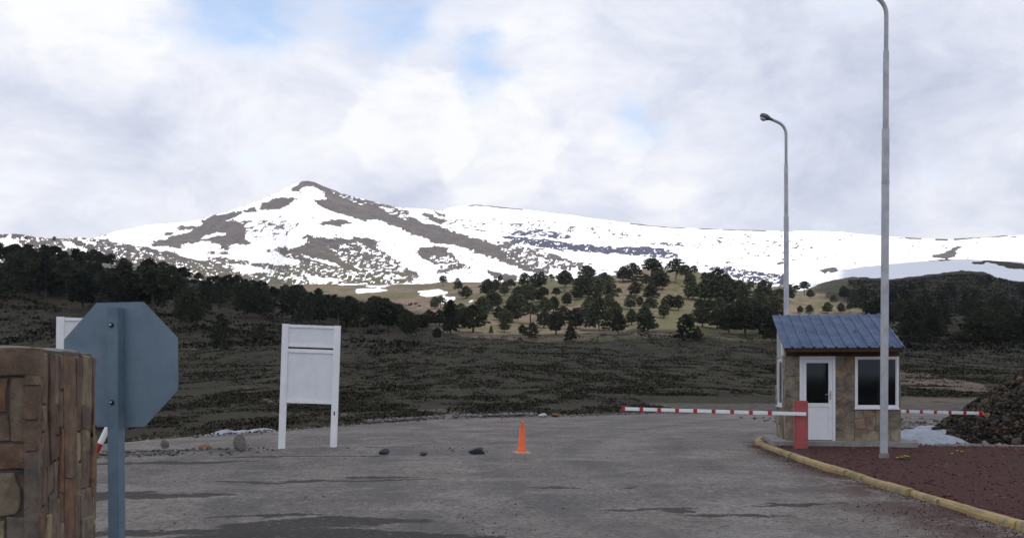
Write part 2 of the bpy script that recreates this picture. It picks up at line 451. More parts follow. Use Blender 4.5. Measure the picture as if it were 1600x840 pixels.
LAMPGREY = paint('lamp housing grey', (0.13, 0.135, 0.145), 0.4, 0.2, metal=0.3)
LENS = paint('lamp lens', (0.55, 0.57, 0.6), 0.15, 0.1)
ROOFBLUE = paint('blue grey roof sheet', (0.050, 0.092, 0.190), 0.62, 0.35, (0.12, 0.12, 0.14), 2.5, metal=0.0, dirt=0.25)
WOOD = paint('brown eave timber', (0.085, 0.045, 0.026), 0.75, 0.4, scale=7, bump=0.2)
PLASTER = paint('pale green plaster', (0.38, 0.42, 0.36), 0.85, 0.35, scale=5, bump=0.1)
CONC = paint('grey concrete', (0.30, 0.29, 0.275), 0.9, 0.6, scale=5, bump=0.5)
YELLOW = paint('worn yellow kerb paint', (0.40, 0.295, 0.125), 0.85, 1.0, (0.20, 0.18, 0.15), 1.6, bump=0.5, dirt=0.45, wl=0.54)
DARKIN = paint('dark interior paint', (0.10, 0.095, 0.09), 0.9, 0.1)  # one dark tone for everything inside the booth
CURTAIN = paint('blue grey curtain', (0.24, 0.28, 0.36), 0.9, 0.1)
ROCK_G = rock_mat('grey roadside rock', (0.13, 0.12, 0.11), (0.22, 0.20, 0.18), (0.30, 0.28, 0.25))
ROCK_O = rock_mat('orange roadside rock', (0.20, 0.10, 0.05), (0.28, 0.16, 0.09), (0.16, 0.10, 0.07))
ROCK_B = rock_mat('dark blue grey rock', (0.045, 0.055, 0.068), (0.08, 0.09, 0.105), (0.12, 0.125, 0.13))
ROCK_W = rock_mat('whitish rock', (0.42, 0.42, 0.41), (0.55, 0.55, 0.54), (0.30, 0.28, 0.25))
ROCK_D = rock_mat('dark bank rock', (0.034, 0.030, 0.025), (0.068, 0.060, 0.048), (0.11, 0.085, 0.05))
EARTH_D = rock_mat('dark bank earth', (0.034, 0.029, 0.022), (0.055, 0.047, 0.036), (0.08, 0.065, 0.042), 6.0)
ROCK_R = rock_mat('rusty bank rock', (0.12, 0.07, 0.035), (0.20, 0.115, 0.05), (0.24, 0.17, 0.09))

def glass_mat():
    m, t, b = material('window glass')
    out = t.n['Material Output']; t.n.remove(b)
    tr = t.new('ShaderNodeBsdfTransparent'); tr.inputs[0].default_value = (0.42, 0.45, 0.46, 1)
    gl = t.new('ShaderNodeBsdfGlossy'); gl.inputs['Roughness'].default_value = 0.04; gl.inputs[0].default_value = (0.8, 0.85, 0.9, 1)
    fr = t.new('ShaderNodeFresnel'); fr.inputs[0].default_value = 1.45
    mx = t.new('ShaderNodeMixShader'); t.l.new(fr.outputs[0], mx.inputs[0]); t.l.new(tr.outputs[0], mx.inputs[1]); t.l.new(gl.outputs[0], mx.inputs[2])
    t.l.new(mx.outputs[0], out.inputs[0])
    return m
GLASS = glass_mat()

def leaf_mat(name, a, bcol, s=0.5):
    m, t, b = material(name)
    p = geo_pos(t); rnd = t.new('ShaderNodeObjectInfo').outputs['Random']
    n = t.noise(p, s, 4, 0.6)
    col = t.mix(t.ramp(t.math('ADD', t.math('MULTIPLY', n, 0.6), t.math('MULTIPLY', rnd, 0.4)), 0.3, 0.7), a, bcol)
    t.put(b.inputs['Base Color'], col); b.inputs['Roughness'].default_value = 0.75; b.inputs['Specular IOR Level'].default_value = 0.2
    return m
LEAF = leaf_mat('araucaria foliage', (0.026, 0.034, 0.023), (0.066, 0.076, 0.045))
BARK = paint('grey brown bark', (0.10, 0.085, 0.07), 0.9, 0.3, scale=2)
SHRUB = leaf_mat('heath shrub foliage', (0.024, 0.022, 0.012), (0.047, 0.042, 0.020), 0.15)
GRASSM = leaf_mat('verge grass', (0.040, 0.052, 0.019), (0.070, 0.070, 0.032), 0.3)
PETAL = paint('yellow petal', (0.75, 0.52, 0.05), 0.6, 0.1)
GREEN = paint('green leaf', (0.06, 0.10, 0.03), 0.6, 0.2)

# ------------------------------------------------------------------ terrain function
GT = {  # photo column -> (distance, photo row) of the ground
 -1500: [(20,712),(40,650),(60,628),(100,585),(160,545),(220,510),(280,480),(350,440),(420,405),(500,380),(600,372),(700,385),(900,420),(1250,455)],
 -500: [(20,712),(40,650),(60,630),(100,590),(160,557),(220,527),(280,498),(350,455),(420,415),(500,390),(560,382),(700,390),(900,420),(1250,455)],
 0:   [(20,712),(30,671.5),(40,653),(60,630),(100,596),(160,565),(220,537),(280,510),(350,467),(420,432),(500,411),(560,407),(650,413),(800,430),(1250,460)],
 100: [(20,712),(30,672),(40,653),(60,631),(100,597),(160,566),(220,538),(280,510),(350,470),(420,436),(500,414),(560,410),(650,416),(800,434),(1250,460)],
 200: [(20,712),(30,672.5),(40,653),(60,632),(100,598),(160,567),(220,539),(280,512),(350,475),(420,444),(500,424),(560,421),(650,428),(800,440),(1250,460)],
 300: [(20,712),(30,672.5),(40,652),(60,632),(100,598),(160,567),(220,540),(280,515),(350,483),(420,456),(490,438),(560,440),(800,447),(1000,446),(1250,462)],
 400: [(20,712),(30,672),(40,651),(60,632),(100,599),(160,567),(220,541),(280,518),(350,491),(420,466),(480,452),(560,453),(700,451),(1000,446),(1250,462)],
 500: [(20,712),(30,671),(40,651),(60,632),(100,599),(160,567),(220,541),(280,521),(350,499),(400,482),(440,468),(500,469),(700,455),(900,447),(1050,444),(1250,460)],
 600: [(20,712),(30,671),(40,650.5),(60,632),(100,599),(160,567),(220,542),(280,525),(340,506),(380,495),(430,488),(500,478),(700,459),(900,447),(1050,444),(1250,460)],
 700: [(20,712),(40,650),(60,632),(100,600),(160,568),(220,543),(280,527),(340,512),(420,490),(500,472),(700,452),(850,443),(1000,440),(1250,455)],
 800: [(20,712),(40,650),(60,632),(100,600),(160,568),(220,545),(280,530),(350,508),(420,480),(500,455),(560,444),(620,441),(700,445),(1000,442),(1250,455)],
 900: [(20,712),(40,650),(60,631),(100,599),(160,568),(220,546),(280,531),(350,508),(420,475),(500,440),(560,427),(620,429),(700,440),(1000,430),(1250,455)],
 1000:[(20,712),(40,650),(60,631),(100,599),(160,568),(220,546),(280,531),(350,506),(420,470),(500,432),(560,417),(620,421),(700,440),(1000,430),(1250,455)],
 1060:[(20,712),(40,650),(60,631),(100,599),(160,568),(220,546),(280,531),(350,506),(420,471),(500,434),(560,419),(620,423),(700,440),(1000,440),(1250,455)],
 1150:[(20,712),(40,650),(60,631),(100,599),(160,568),(220,546),(280,531),(350,508),(420,480),(500,448),(560,437),(620,440),(700,447),(1000,450),(1250,465)],
 1200:[(20,712),(40,650),(60,631),(100,600),(160,569),(220,547),(280,531),(350,509),(420,486),(500,459),(560,450),(650,455),(900,452),(1000,450),(1250,465)],
 1240:[(20,712),(40,650),(60,631),(100,600),(160,570),(220,548),(280,530),(350,508),(420,488),(480,475),(560,466),(650,463),(850,452),(1000,443),(1250,465)],
 1280:[(20,712),(40,650),(60,631),(100,601),(160,571),(220,549),(280,530),(350,509),(420,490),(480,478),(560,470),(650,464),(800,448),(1000,429),(1250,450)],
 1330:[(20,712),(40,650),(60,631),(100,602),(160,572),(220,551),(280,533),(350,512),(420,492),(480,480),(560,472),(700,456),(850,436),(1000,416),(1250,440)],
 1400:[(20,712),(40,650),(60,631),(100,603),(160,574),(220,554),(280,537),(350,518),(420,498),(480,486),(560,476),(700,456),(850,432),(1000,408.5),(1250,430)],
 1450:[(20,712),(40,650),(60,631),(100,603),(160,575),(220,555),(280,539),(350,521),(420,502),(480,490),(560,479),(700,455),(850,428),(1000,403.5),(1250,430)],
 1530:[(20,712),(40,650),(60,631),(100,603),(160,575),(220,556),(280,540),(350,523),(420,505),(480,492),(560,480),(700,452),(850,424),(1000,402),(1250,430)],
 1600:[(20,712),(40,650),(60,631),(100,603),(160,575),(220,556),(280,540),(350,523),(420,505),(480,492),(560,480),(700,455),(850,430),(1000,407.5),(1250,430)],
 2200:[(20,712),(40,650),(60,631),(100,600),(160,570),(220,550),(280,532),(350,512),(420,490),(480,472),(560,455),(700,430),(850,408),(1000,395),(1250,430)],
 3200:[(20,712),(40,650),(60,631),(100,600),(160,570),(220,550),(280,532),(350,512),(420,490),(480,472),(560,455),(700,430),(850,408),(1000,395),(1250,430)],
}
TC = np.concatenate([np.arange(-1500, -40, 40), np.arange(-40, 1641, 8), np.arange(1680, 3201, 40)]).astype(float)
TL = np.linspace(math.log(20), math.log(1250), 240)
_xs = sorted(GT)
_rows = np.array([np.interp(TL, np.log([p[0] for p in GT[x]]), [EYE + (HOR - p[1]) * p[0] / F for p in GT[x]]) for x in _xs])
TZ = np.array([np.interp(TC, _xs, _rows[:, j]) for j in range(len(TL))]).T
TZ = smooth1(TZ, 2, 1); TZ = smooth1(TZ, 2, 0)

EDGE = [(-60, 12), (-40, 15), (-20, 20.5), (-13, 22.8), (-10, 24.0), (-8.6, 26.4), (-7.2, 29.6), (-4.4, 34.6), (-2.5, 38.6), (2.7, 41.5), (5.6, 43.2), (12, 45.5), (20, 47), (40, 46), (60, 44)]
def edge_y(X):
    X = np.asarray(X, float)
    return np.interp(X, [p[0] for p in EDGE], [p[1] for p in EDGE]) + 0.5 * fbm(X * 0.6, X * 0 + 3.1, 5, 4)

def terrain(X, Y, detail=True):
    X = np.asarray(X, float); Y = np.asarray(Y, float)
    r = np.hypot(X, Y); th = np.arctan2(X, Y)
    tcl = np.clip(th, -R(57), R(57))
    D = np.maximum(r * np.cos(tcl), 0.5)
    c = 800 + F * np.tan(tcl)
    wgt = np.clip(1 - (np.abs(th) - R(57)) / R(50), 0, 1); wgt = wgt * wgt * (3 - 2 * wgt)
    c = np.clip(c, TC[0], TC[-1] - 1e-3); l = np.clip(np.log(np.maximum(D, 20)), TL[0], TL[-1] - 1e-6)
    ic = np.clip(np.searchsorted(TC, c, 'right') - 1, 0, len(TC) - 2); fc = (c - TC[ic]) / (TC[ic + 1] - TC[ic])
    q = (l - TL[0]) / (TL[1] - TL[0]); il = np.clip(q.astype(int), 0, len(TL) - 2); fl = q - il
    z = (TZ[ic, il] * (1 - fc) + TZ[ic + 1, il] * fc) * (1 - fl) + (TZ[ic, il + 1] * (1 - fc) + TZ[ic + 1, il + 1] * fc) * fl
    z = z * wgt
    e = Y - edge_y(X)
    inside = 1 / (1 + np.exp(-np.clip((-e - 0.15) / 0.12, -40, 40)))
    z = z - 0.10 * inside
    if detail:
        out = np.clip(e / 6, 0, 1) * np.clip(e * 0 + 1, 0, 1)
        z = z - 0.28 * np.exp(-((e - 2.2) / 1.4) ** 2) * np.clip((4 - X) / 6, 0, 1)
        z = z + out * np.clip(D / 60, 0.2, 1.6) * (0.16 * fbm(X / 4, Y / 9, 3, 4)) + out * np.clip((D - 60) / 200, 0, 1) * 1.8 * fbm(X / 40, Y / 40, 11, 3)
    return z

def ground_at(px, py, dmax=1240):
    """first ground point seen through a photo pixel"""
    d = np.exp(np.linspace(math.log(20), math.log(dmax), 1500))
    X = (px - 800) / F * d
    z = terrain(X, d); y = HOR - (z - EYE) * F / d
    k = np.nonzero(y <= py)[0]
    if len(k) == 0: k = [int(np.argmin(y))]
    k = k[0]
    return float(X[k]), float(d[k]), float(z[k])

# ---- ground sheet
def ground_sheet():
    cols_in = np.arange(-60, 1661, 2.4)
    th_in = np.arctan((cols_in - 800) / F)
    left = np.linspace(-math.pi, th_in[0], 110)[:-1]; right = np.linspace(th_in[-1], math.pi, 110)[1:]
    th = np.concatenate([left, th_in, right])
    D = np.concatenate([[1.0, 4, 8, 12, 16], np.exp(np.linspace(math.log(18), math.log(60), 70)), np.exp(np.linspace(math.log(60), math.log(1250), 190))[1:], [1500, 2500, 4500, 7000]])
    TH, DD = np.meshgrid(th, D, indexing='ij')
    r = DD / np.maximum(np.cos(np.clip(TH, -R(57), R(57))), 0.4)
    X = r * np.sin(TH); Y = r * np.cos(TH)
    z = terrain(X, Y)
    far = DD > 1300
    z = np.where(far, -12.0 - (DD - 1300) * 0.004, z)
    n, m = X.shape
    V = np.stack([X, Y, z], -1).reshape(-1, 3)
    i, j = np.meshgrid(np.arange(n - 1), np.arange(m - 1), indexing='ij')
    a = (i * m + j).ravel()
    Fc = np.stack([a, a + m, a + m + 1, a + 1], -1)
    me = np_mesh('ground', V, Fc, LAND, True)
    # soil and snow cover
    Yc = np.maximum(Y, 1.0)
    u = np.where(Y > 1, 800 + F * X / Yc, -9999); v = np.where(Y > 1, HOR - (z - EYE) * F / Yc, 9999)
    uu = u + 14 * fbm(X / 18, Y / 18, 21, 3); vv = v + 5 * fbm(X / 18, Y / 18, 31, 3)
    snow = np.zeros_like(X)
    hillsnow = [(1228,449),(1330,412),(1450,396),(1530,392),(1600,398),(2300,380),(2300,430),(1640,440),(1600,439),(1560,433),(1540,426),(1505,423),(1440,430),(1395,435),(1330,432),(1300,437),(1272,447),(1250,456)]
    snow[inpoly(u + 5 * fbm(X / 30, Y / 30, 8, 3), v + 3 * fbm(X / 30, Y / 30, 9, 3), hillsnow) & (DD > 600)] = 1
    for pl in [[(1536,404),(1562,404),(1600,413),(1640,418),(1640,425),(1600,421),(1560,414)], [(1456,407),(1500,407),(1540,408),(1540,411),(1490,410)]]:
        snow[inpoly(uu, vv, pl)] = 0
    for pl in [[(556,452),(596,449),(604,454),(560,459)], [(655,455),(690,452),(698,457),(672,463),(655,460)], [(700,461),(712,468),(690,476),(682,472)], [(735,468),(747,468),(747,472),(735,473)],
               [(570,446),(610,445),(610,448),(570,449)], [(525,440),(620,438),(680,440),(680,443),(525,445)], [(860,436),(905,424),(960,416),(962,428),(905,432),(880,440)]]:
        snow[inpoly(uu, vv * 0.5 + v * 0.5, pl) & (DD > 350)] = 1
    snow = np.where((u > 0) & (u < 220) & (v < 412) & (DD > 480) & (fbm(X / 30, Y / 14, 77, 3) > 0.12), 1, snow)
    tan = np.zeros_like(X)
    tan[(DD > np.interp(u, [440, 560, 640, 700, 740, 1425], [520, 440, 380, 300, 268, 268]) + 40 * fbm(X / 30, Y / 30, 4, 3)) & (u > 440) & (u < 1425)] = 1
    fade = (u > 1290) & (DD > 610 - (u - 1290) * 1.3 + 90 * fbm(X / 30, Y / 40, 14, 3)); tan[fade] = 0
    tan[(u > 1262) & (u < 1345) & (DD > 700) & (DD < 900)] = .55
    tan[(DD > 600) & (u < 700)] = 0.8
    snow[(DD > 988) & (DD < 1040) & (u > 1215)] = 0
    for pl, a_ in [([(385,604),(430,618),(545,642),(540,650),(430,634),(375,612)], .62), ([(280,535),(310,545),(300,552),(280,545)], .7), ([(640,612),(760,622),(880,640),(820,650),(680,650),(600,652)], .2),
               ([(1395,570),(1440,580),(1540,600),(1545,625),(1460,612),(1395,600)], .8), ([(1395,620),(1530,622),(1530,640),(1395,640)], .8), ([(1100,520),(1200,525),(1215,540),(1130,535)], .6), ([(330,655),(420,640),(470,650),(380,668)], .4)]:
        k = inpoly(uu, vv, pl) & (DD < 330); tan[k] = np.maximum(tan[k], a_)
    e = Y - edge_y(X)
    grit = np.where((e < 0.9 + 1.5 * fbm(X / 3, Y / 3, 6, 3)), 1.0, 0.0)
    grit = np.where((X > 8) & (Y < 60) & (Y > 15), np.maximum(grit, 0.8), grit)
    grit[inpoly(u, v, [(560,664),(640,640),(720,636),(760,652),(700,660)]) & (DD < 60)] = 0.7
    grit[r < 15] = 1
    for nme, ar in (('snow', snow), ('tan', tan), ('grit', grit)):
        ar = smooth1(ar, 1, 1); ar = smooth1(ar, 1, 0); attr(me, nme, ar.ravel())
    o = link('ground', me); tag(o, kind='structure')
    o['label'] = 'dark heath slope and tan wooded hills with patches of snow'
ground_sheet()

# ---- parking area
def lot_sheet():
    Xs = np.unique(np.concatenate([np.linspace(-60, -14, 60), np.linspace(-14, 16, 260), np.linspace(16, 60, 60)]))
    s = np.concatenate([np.linspace(0, 0.5, 30), np.linspace(0.5, 1, 190)[1:]])
    e = edge_y(Xs)
    XX, S = np.meshgrid(Xs, s, indexing='ij')
    Y = -40 + (e[:, None] + 40) * S
    z = 0.004 + 0.05 * fbm(XX / 2.2, Y / 2.2, 41, 4) * np.clip((Y - 2) / 6, 0, 1)
    z = z * np.where((XX > 5.0) & (Y > 3) & (Y < 26), 0.3, 1) - 0.04 * np.clip((S - 0.993) / 0.007, 0, 1)
    # low ridge of graded gravel along the left edge and the board
    gy = np.interp(XX, [-10, -7.5, -5.0, -2.5, 0], [19.2, 20.6, 21.6, 21.8, 21.0])
    z += 0.07 * np.exp(-((Y - gy) / 0.45) ** 2) * np.clip((-1.5 - XX) / 1.5, 0, 1) * (0.7 + 0.9 * fbm(XX * 1.3, Y * 1.3, 12, 3))
    gy2 = np.interp(XX, [-4.6, -2.5, 0, 4], [34.2, 38.2, 40.0, 41.4])
    z += 0.16 * np.exp(-((Y - gy2) / 0.5) ** 2) * np.clip((XX + 5) / 1.5, 0, 1) * np.clip((2.0 - XX) / 2, 0, 1) * (0.6 + 1.2 * fbm(XX * 1.1, Y * 1.1, 15, 3))
    n, m = XX.shape
    i, j = np.meshgrid(np.arange(n - 1), np.arange(m - 1), indexing='ij'); a = (i * m + j).ravel()
    me = np_mesh('parking_area', np.stack([XX, Y, z], -1).reshape(-1, 3), np.stack([a, a + m, a + m + 1, a + 1], -1), LOT, True)
    kx = np.interp(Y, [0, 10, 13, 17, 19.2, 22, 24.4], [5.2, 5.3, 5.28, 5.33, 5.42, 5.6, 5.85])
    spill = np.clip(1 - (kx - XX) / np.interp(Y, [0, 10, 14, 18, 24], [2.2, 1.9, 1.3, .6, .35]), 0, 1) * (XX < kx + .3) * np.clip(1 - (Y - 23) / 3, 0, 1)
    attr(me, 'spill', np.clip(spill * 1.3, 0, 1).ravel())
    tag(link('parking_area', me), 'grey gravelly asphalt of the parking area', kind='structure')
lot_sheet()

def lot_z(x, y): return 0.004

# ---- mountain
CREST = [(-900,395),(-400,392),(0,385),(100,378),(150,371),(180,362),(215,354),(250,350),(300,345),(330,337),(365,327),(400,315),(420,306),(440,297),(457,288),(468,284),(480,283),(492,285),(505,291),(530,300),(555,308),(580,314),(600,319),(620,324),(640,325),(660,326),(680,328),(690,329.5),(700,325),(715,322),(740,320),(770,321.5),(800,325),(850,331),(900,337),(960,345),(1020,353),(1060,355.5),(1100,357),(1200,360),(1300,361.5),(1330,364),(1400,370),(1480,374),(1540,370),(1600,367),(1900,355),(2600,372)]
SHOULDER = [(-900,352),(-300,360),(0,367),(30,366.5),(60,369),(100,370.5),(125,369.5),(160,374),(200,384),(250,397),(300,412),(340,424),(400,438),(430,444)]
def P(*a): return [(a[i], a[i+1]) for i in range(0, len(a), 2)]
ROCKS = [
 P(455,298,459,291,468,284,480,281,495,283,520,293,560,306,600,317,612,322,640,336,662,350,700,361,743,373,777,382,801,397,840,410,874,416,850,428,822,423,783,405,743,390,707,384,678,379,639,361,600,345,559,342,540,336,514,328,500,318,493,314,509,310,503,298,490,292,477,290,466,299),
 P(405,320,436,309,466,313,445,321,430,328,410,327), P(374,330,402,323,400,330,381,333), P(305,347,345,335,376,330,360,342,326,349),
 P(226,388,247,377,292,363,328,347,366,346,384,354,390,368,372,378,352,384,330,378,310,377,289,382,279,387,247,389), P(280,354,305,351,302,357,280,358),
 P(379,343,396,353,385,364,377,356), P(404,357,423,353,425,361,410,363), P(370,377,389,373,391,382,373,383), P(341,383,357,380,355,391,343,388), P(258,363,270,364,266,369,258,368),
 P(488,351,514,346,538,343,551,348,535,353,514,351), P(505,342,520,342,516,345),
 P(405,391,462,389,485,378,472,366,501,371,522,375,524,369,548,375,561,369,582,375,593,391,600,396,625,412,655,430,640,440,590,440,560,430,540,420,509,404,462,397),
 P(654,386,691,387,703,396,717,410,735,418,715,416,700,402,680,400,668,408,660,402), P(663,400,676,410,670,413), P(713,407,722,413,714,418,705,416),
 P(752,418,777,427,796,428,812,434,800,442,777,437), P(653,328,672,336,690,343,706,348,690,349,668,339), P(672,326,690,333,704,343,692,338), P(655,344,680,352,700,359,676,354),
 P(592,319,615,327,616,333,596,327),
 P(778,371,830,372,860,376,900,381,943,384,957,388,1009,386,1051,391,1062,401,1037,402,986,398,960,397,920,394,870,390,840,384),
 P(1455,402,1505,384,1484,402), P(1283,420,1310,418,1308,424,1284,424), P(1212,408,1225,407,1226,412,1214,413),
 P(742,356,758,355,757,359,744,359), P(766,356,775,357,772,360), P(0,395,120,395,430,455,700,460,700,446,600,447,540,443,480,444,420,427,360,418,300,404,240,386,200,384,160,374,100,371,0,368),
]
DARKS = [ROCKS[22], P(800,357,895,357,895,372,800,370), P(1100,416,1226,425,1226,446,1186,446,1140,433)]
SPECK = [(P(778,371,830,372,860,376,900,381,943,384,957,388,1009,386,1051,391,1062,401,1037,402,986,398,960,397,920,394,870,390,840,384), .16),   # polygon, share of snow in it
 (P(512,386,560,378,590,390,640,425,655,432,600,438,545,414), .40), (P(777,376,822,386,887,405,935,413,880,418,843,423,796,405), .42), (P(800,358,850,358,893,366,890,372,830,369,800,365), .5),
 (P(675,398,712,404,716,423,690,428,678,418), .5), (P(1104,419,1143,417,1186,426,1226,430,1226,446,1186,446,1146,432), .45), (P(1110,372,1172,373,1172,384,1112,384), .7), (P(1014,377,1097,381,1097,386,1014,382), .72),
 (P(1203,379,1277,381,1277,386,1203,384), .74), (P(380,340,470,350,440,372,385,372), .72), (P(-40,360,100,367,200,382,300,410,430,442,430,460,-40,460), .24), (P(330,392,470,400,560,425,640,438,640,447,480,446,400,436,330,415), .30),
 (P(580,314,640,330,640,345,600,330), .45), (P(900,350,1000,362,1000,380,900,374), .85), (P(1130,365,1260,370,1260,410,1130,412), .9), (P(700,340,900,345,900,360,700,356), .85), (P(520,292,560,304,600,322,560,318,520,304), .3)]
SNOWS = [P(0,371,20,373,45,388,30,388,0,381), P(94,374,118,384,141,391,131,393,105,386), P(113,371,135,375,157,383,140,381), P(56,390,71,392,71,396,58,395),
 P(474,429,500,431,528,436,540,440,486,441), P(355,411,390,415,417,420,425,426,383,425), P(336,398,400,393,440,399,470,410,440,414,390,409,345,402), P(229,384,260,385,280,391,250,392),
 P(310,372,335,362,342,366,320,374), P(322,366,352,362,362,366,330,370)]
def mountain_sheet():
    cols = np.concatenate([np.linspace(-900, -30, 90), np.arange(-28, 1632, 1.25), np.linspace(1634, 2600, 90)])
    C = np.interp(cols, [p[0] for p in CREST], [p[1] for p in CREST])
    S = np.interp(cols, [p[0] for p in SHOULDER], [p[1] for p in SHOULDER])
    dc = np.interp(cols, [-900, 300, 478, 640, 760, 1600, 2600], [3600, 3300, 3100, 3350, 4200, 4200, 4200])
    sh = np.clip((450 - cols) / 60, 0, 1)
    q = np.concatenate([np.linspace(0, 0.2, 46), np.linspace(0.2, 1, 230)[1:], [1.04, 1.12, 1.3, 1.6]])
    U = np.repeat(cols[:, None], len(q), 1); Q = np.repeat(q[None], len(cols), 0)
    d0 = 1000.0
    D = d0 + (dc[:, None] - d0) * Q
    t = np.clip(Q, 0, 1)
    C0 = C[:, None]
    reg = 458 + (C0 - 458) * t ** 0.82
    # near shoulder on the left
    ds = 1450.0
    S0 = S[:, None]
    up = np.clip((D - d0) / (ds - d0), 0, 1)
    y1 = 462 + (S0 - 462) * up ** 0.9
    dn = np.clip((D - ds) / 330.0, 0, 1)
    y2 = S0 + 12 * dn * (2 - dn)
    rest = np.clip((D - ds - 330) / (dc[:, None] - ds - 330), 0, 1)
    y3 = (S0 + 12) + (C0 - S0 - 12) * rest ** 0.9
    shd = np.where(D <= ds, y1, np.where(D < ds + 330, y2, y3))
    y = shd * sh[:, None] + reg * (1 - sh[:, None])
    z = EYE + (HOR - y) * D / F
    X = (U - 800) * D / F
    free = np.sin(math.pi * np.clip(t, 0, 1)) ** 0.6
    z += free * 26 * fbm(X / 420, D / 420, 51, 4) * (1 - 0.7 * sh[:, None] * (np.abs(D - ds) < 300))
    z += 4.5 * fbm(X / 45, D / 45, 61, 4) * np.where(Q > 0.9, 0.75, 1)
    over = np.clip(Q - 1, 0, 1)
    z = z - over * 900
    n, m = X.shape
    i, j = np.meshgrid(np.arange(n - 1), np.arange(m - 1), indexing='ij'); a = (i * m + j).ravel()
    me = np_mesh('mountain', np.stack([X, D, z], -1).reshape(-1, 3), np.stack([a, a + m, a + m + 1, a + 1], -1), MOUNT, True)
    v = HOR - (z - EYE) * F / D
    un = U + 7.0 * fbm(U / 14, v / 7, 71, 4, 0.6); vn = v + 4.0 * fbm(U / 12, v / 6, 81, 4, 0.6)
    snow = np.ones_like(X)
    for pl in ROCKS[:-1]: snow[inpoly(un, vn, pl)] = 0
    snow[inpoly(un, vn, ROCKS[-1]) & (v > 366)] = 0
    sp = fbm(U / 4.6 + v / 8, v / 2.2, 91, 3, 0.7)
    rank = np.argsort(np.argsort(sp.ravel())).reshape(sp.shape) / sp.size
    for pl, share in SPECK:
        k = inpoly(un, vn, pl)
        snow[k] = np.where(rank[k] < (share * 0.8 if share < .6 else share), 1.0, 0.0)
    for pl in SNOWS: snow[inpoly(un, vn, pl)] = 1
    soft = smooth1(smooth1(snow, 3, 0), 2, 1)
    rag = soft + 0.62 * fbm(U / 5.0, v / 2.6, 95, 4, 0.65)
    inside = np.zeros(X.shape, bool)
    for pl, share in SPECK: inside |= inpoly(un, vn, pl)
    snow = np.where(inside, snow, (rag > 0.645).astype(float))
    # a few stray outcrops on the white dome, wind-bared crest
    dots = fbm(U / 16, v / 5, 99, 3, 0.6)
    snow[(dots > 0.64) & (U > 690)] = 0
    crest = (Q > 0.955) & (Q < 1.02) & (fbm(U / 55, U * 0, 101, 3) > -0.05) & (U > 690)
    snow[crest & (Q > 0.985)] = 0
    outside = (U < -40) | (U > 1640)
    snow[outside] = np.where(fbm(X / 160, D / 300, 103, 4)[outside] > (-0.1), 1, 0)
    dark = np.zeros_like(X)
    for pl in DARKS: dark[inpoly(un, vn, pl)] = 1
    moss = np.where((v > 395) & (U < 640), np.clip((v - 395) / 30, 0, 1), 0)
    for nme, ar in (('snow', snow), ('dark', dark), ('moss', moss)):
        ar = ar * 0.6 + 0.4 * smooth1(smooth1(ar, 1, 1), 1, 0); attr(me, nme, ar.ravel())
    tag(link('mountain', me), 'brown volcanic peak and long ridge streaked with snow', kind='structure')
mountain_sheet()

# ------------------------------------------------------------------ unseen cloud overhead, outlined to shade the foreground and the right-hand hill
def cloud_mat():
    m, t, b = material('cloud'); out = t.n['Material Output']; t.n.remove(b)
    d = t.new('ShaderNodeBsdfDiffuse'); d.inputs[0].default_value = (0.9, 0.9, 0.92, 1)
    tr = t.new('ShaderNodeBsdfTranslucent'); tr.inputs[0].default_value = (0.95, 0.95, 0.97, 1)
    mx = t.new('ShaderNodeMixShader'); mx.inputs[0].default_value = 0.6
    t.l.new(d.outputs[0], mx.inputs[1]); t.l.new(tr.outputs[0], mx.inputs[2]); t.l.new(mx.outputs[0], out.inputs[0])
    return m
CLOUD = cloud_mat()
def cloud(poly_cd, H, seed, label):
    """poly of (photo column, distance): the ground it keeps in shade"""
    pts = []
    for c, d in poly_cd:
        x = (c - 800) * d / F; z = float(terrain(np.array([x]), np.array([max(d, 1.0)]))[0]) if d > 0 else 0
        k = (H - z) / SUN.z
        pts.append((x + SUN.x * k, d + SUN.y * k))
    pa = np.array(pts); lo = pa.min(0) - 20; hi = pa.max(0) + 20; st_ = 14.0
    gx = np.arange(lo[0], hi[0], st_); gy = np.arange(lo[1], hi[1], st_)
    GX, GY = np.meshgrid(gx, gy, indexing='ij')
    wx = GX + 26 * fbm(GX / 70, GY / 70, seed, 4); wy = GY + 26 * fbm(GX / 70, GY / 70, seed + 5, 4)
    ins = inpoly(wx, wy, pts).astype(float)
    soft = ins.copy()
    for _ in range(1): soft = smooth1(smooth1(soft, 2, 0), 2, 1)
    t = np.clip((soft - 0.5) * 2, 0, 1)
    top = H + 2 + 110 * np.sqrt(t) * (0.7 + 0.6 * fbm(GX / 60, GY / 60, seed + 9, 4)); bot = H - 2 - 18 * np.sqrt(t) * (1 + fbm(GX / 50, GY / 50, seed + 3, 3))
    n, m = GX.shape; N = n * m
    i, j = np.meshgrid(np.arange(n - 1), np.arange(m - 1), indexing='ij')
    q = (ins[:-1, :-1] + ins[1:, :-1] + ins[:-1, 1:] + ins[1:, 1:]) >= 2
    a = (i * m + j)[q].ravel()
    ft = np.stack([a, a + m, a + m + 1, a + 1], -1); fb = ft[:, ::-1] + N
    # rim
    ed = {}
    for f in ft:
        for k in range(4):
            e = (int(f[k]), int(f[(k + 1) % 4]))
            if (e[1], e[0]) in ed: del ed[(e[1], e[0])]
            else: ed[e] = 1
    rim = np.array([(e[1], e[0], e[0] + N, e[1] + N) for e in ed])
    V = np.concatenate([np.stack([GX, GY, top], -1).reshape(-1, 3), np.stack([GX, GY, bot], -1).reshape(-1, 3)])
    Fc = np.concatenate([ft, fb, rim]); used = np.unique(Fc); mp = np.full(len(V), -1); mp[used] = np.arange(len(used))
    o = link('cloud', np_mesh('cloud', V[used], mp[Fc], CLOUD, True))
    tag(o, label, kind='structure')
H_CLOUD = 900.0
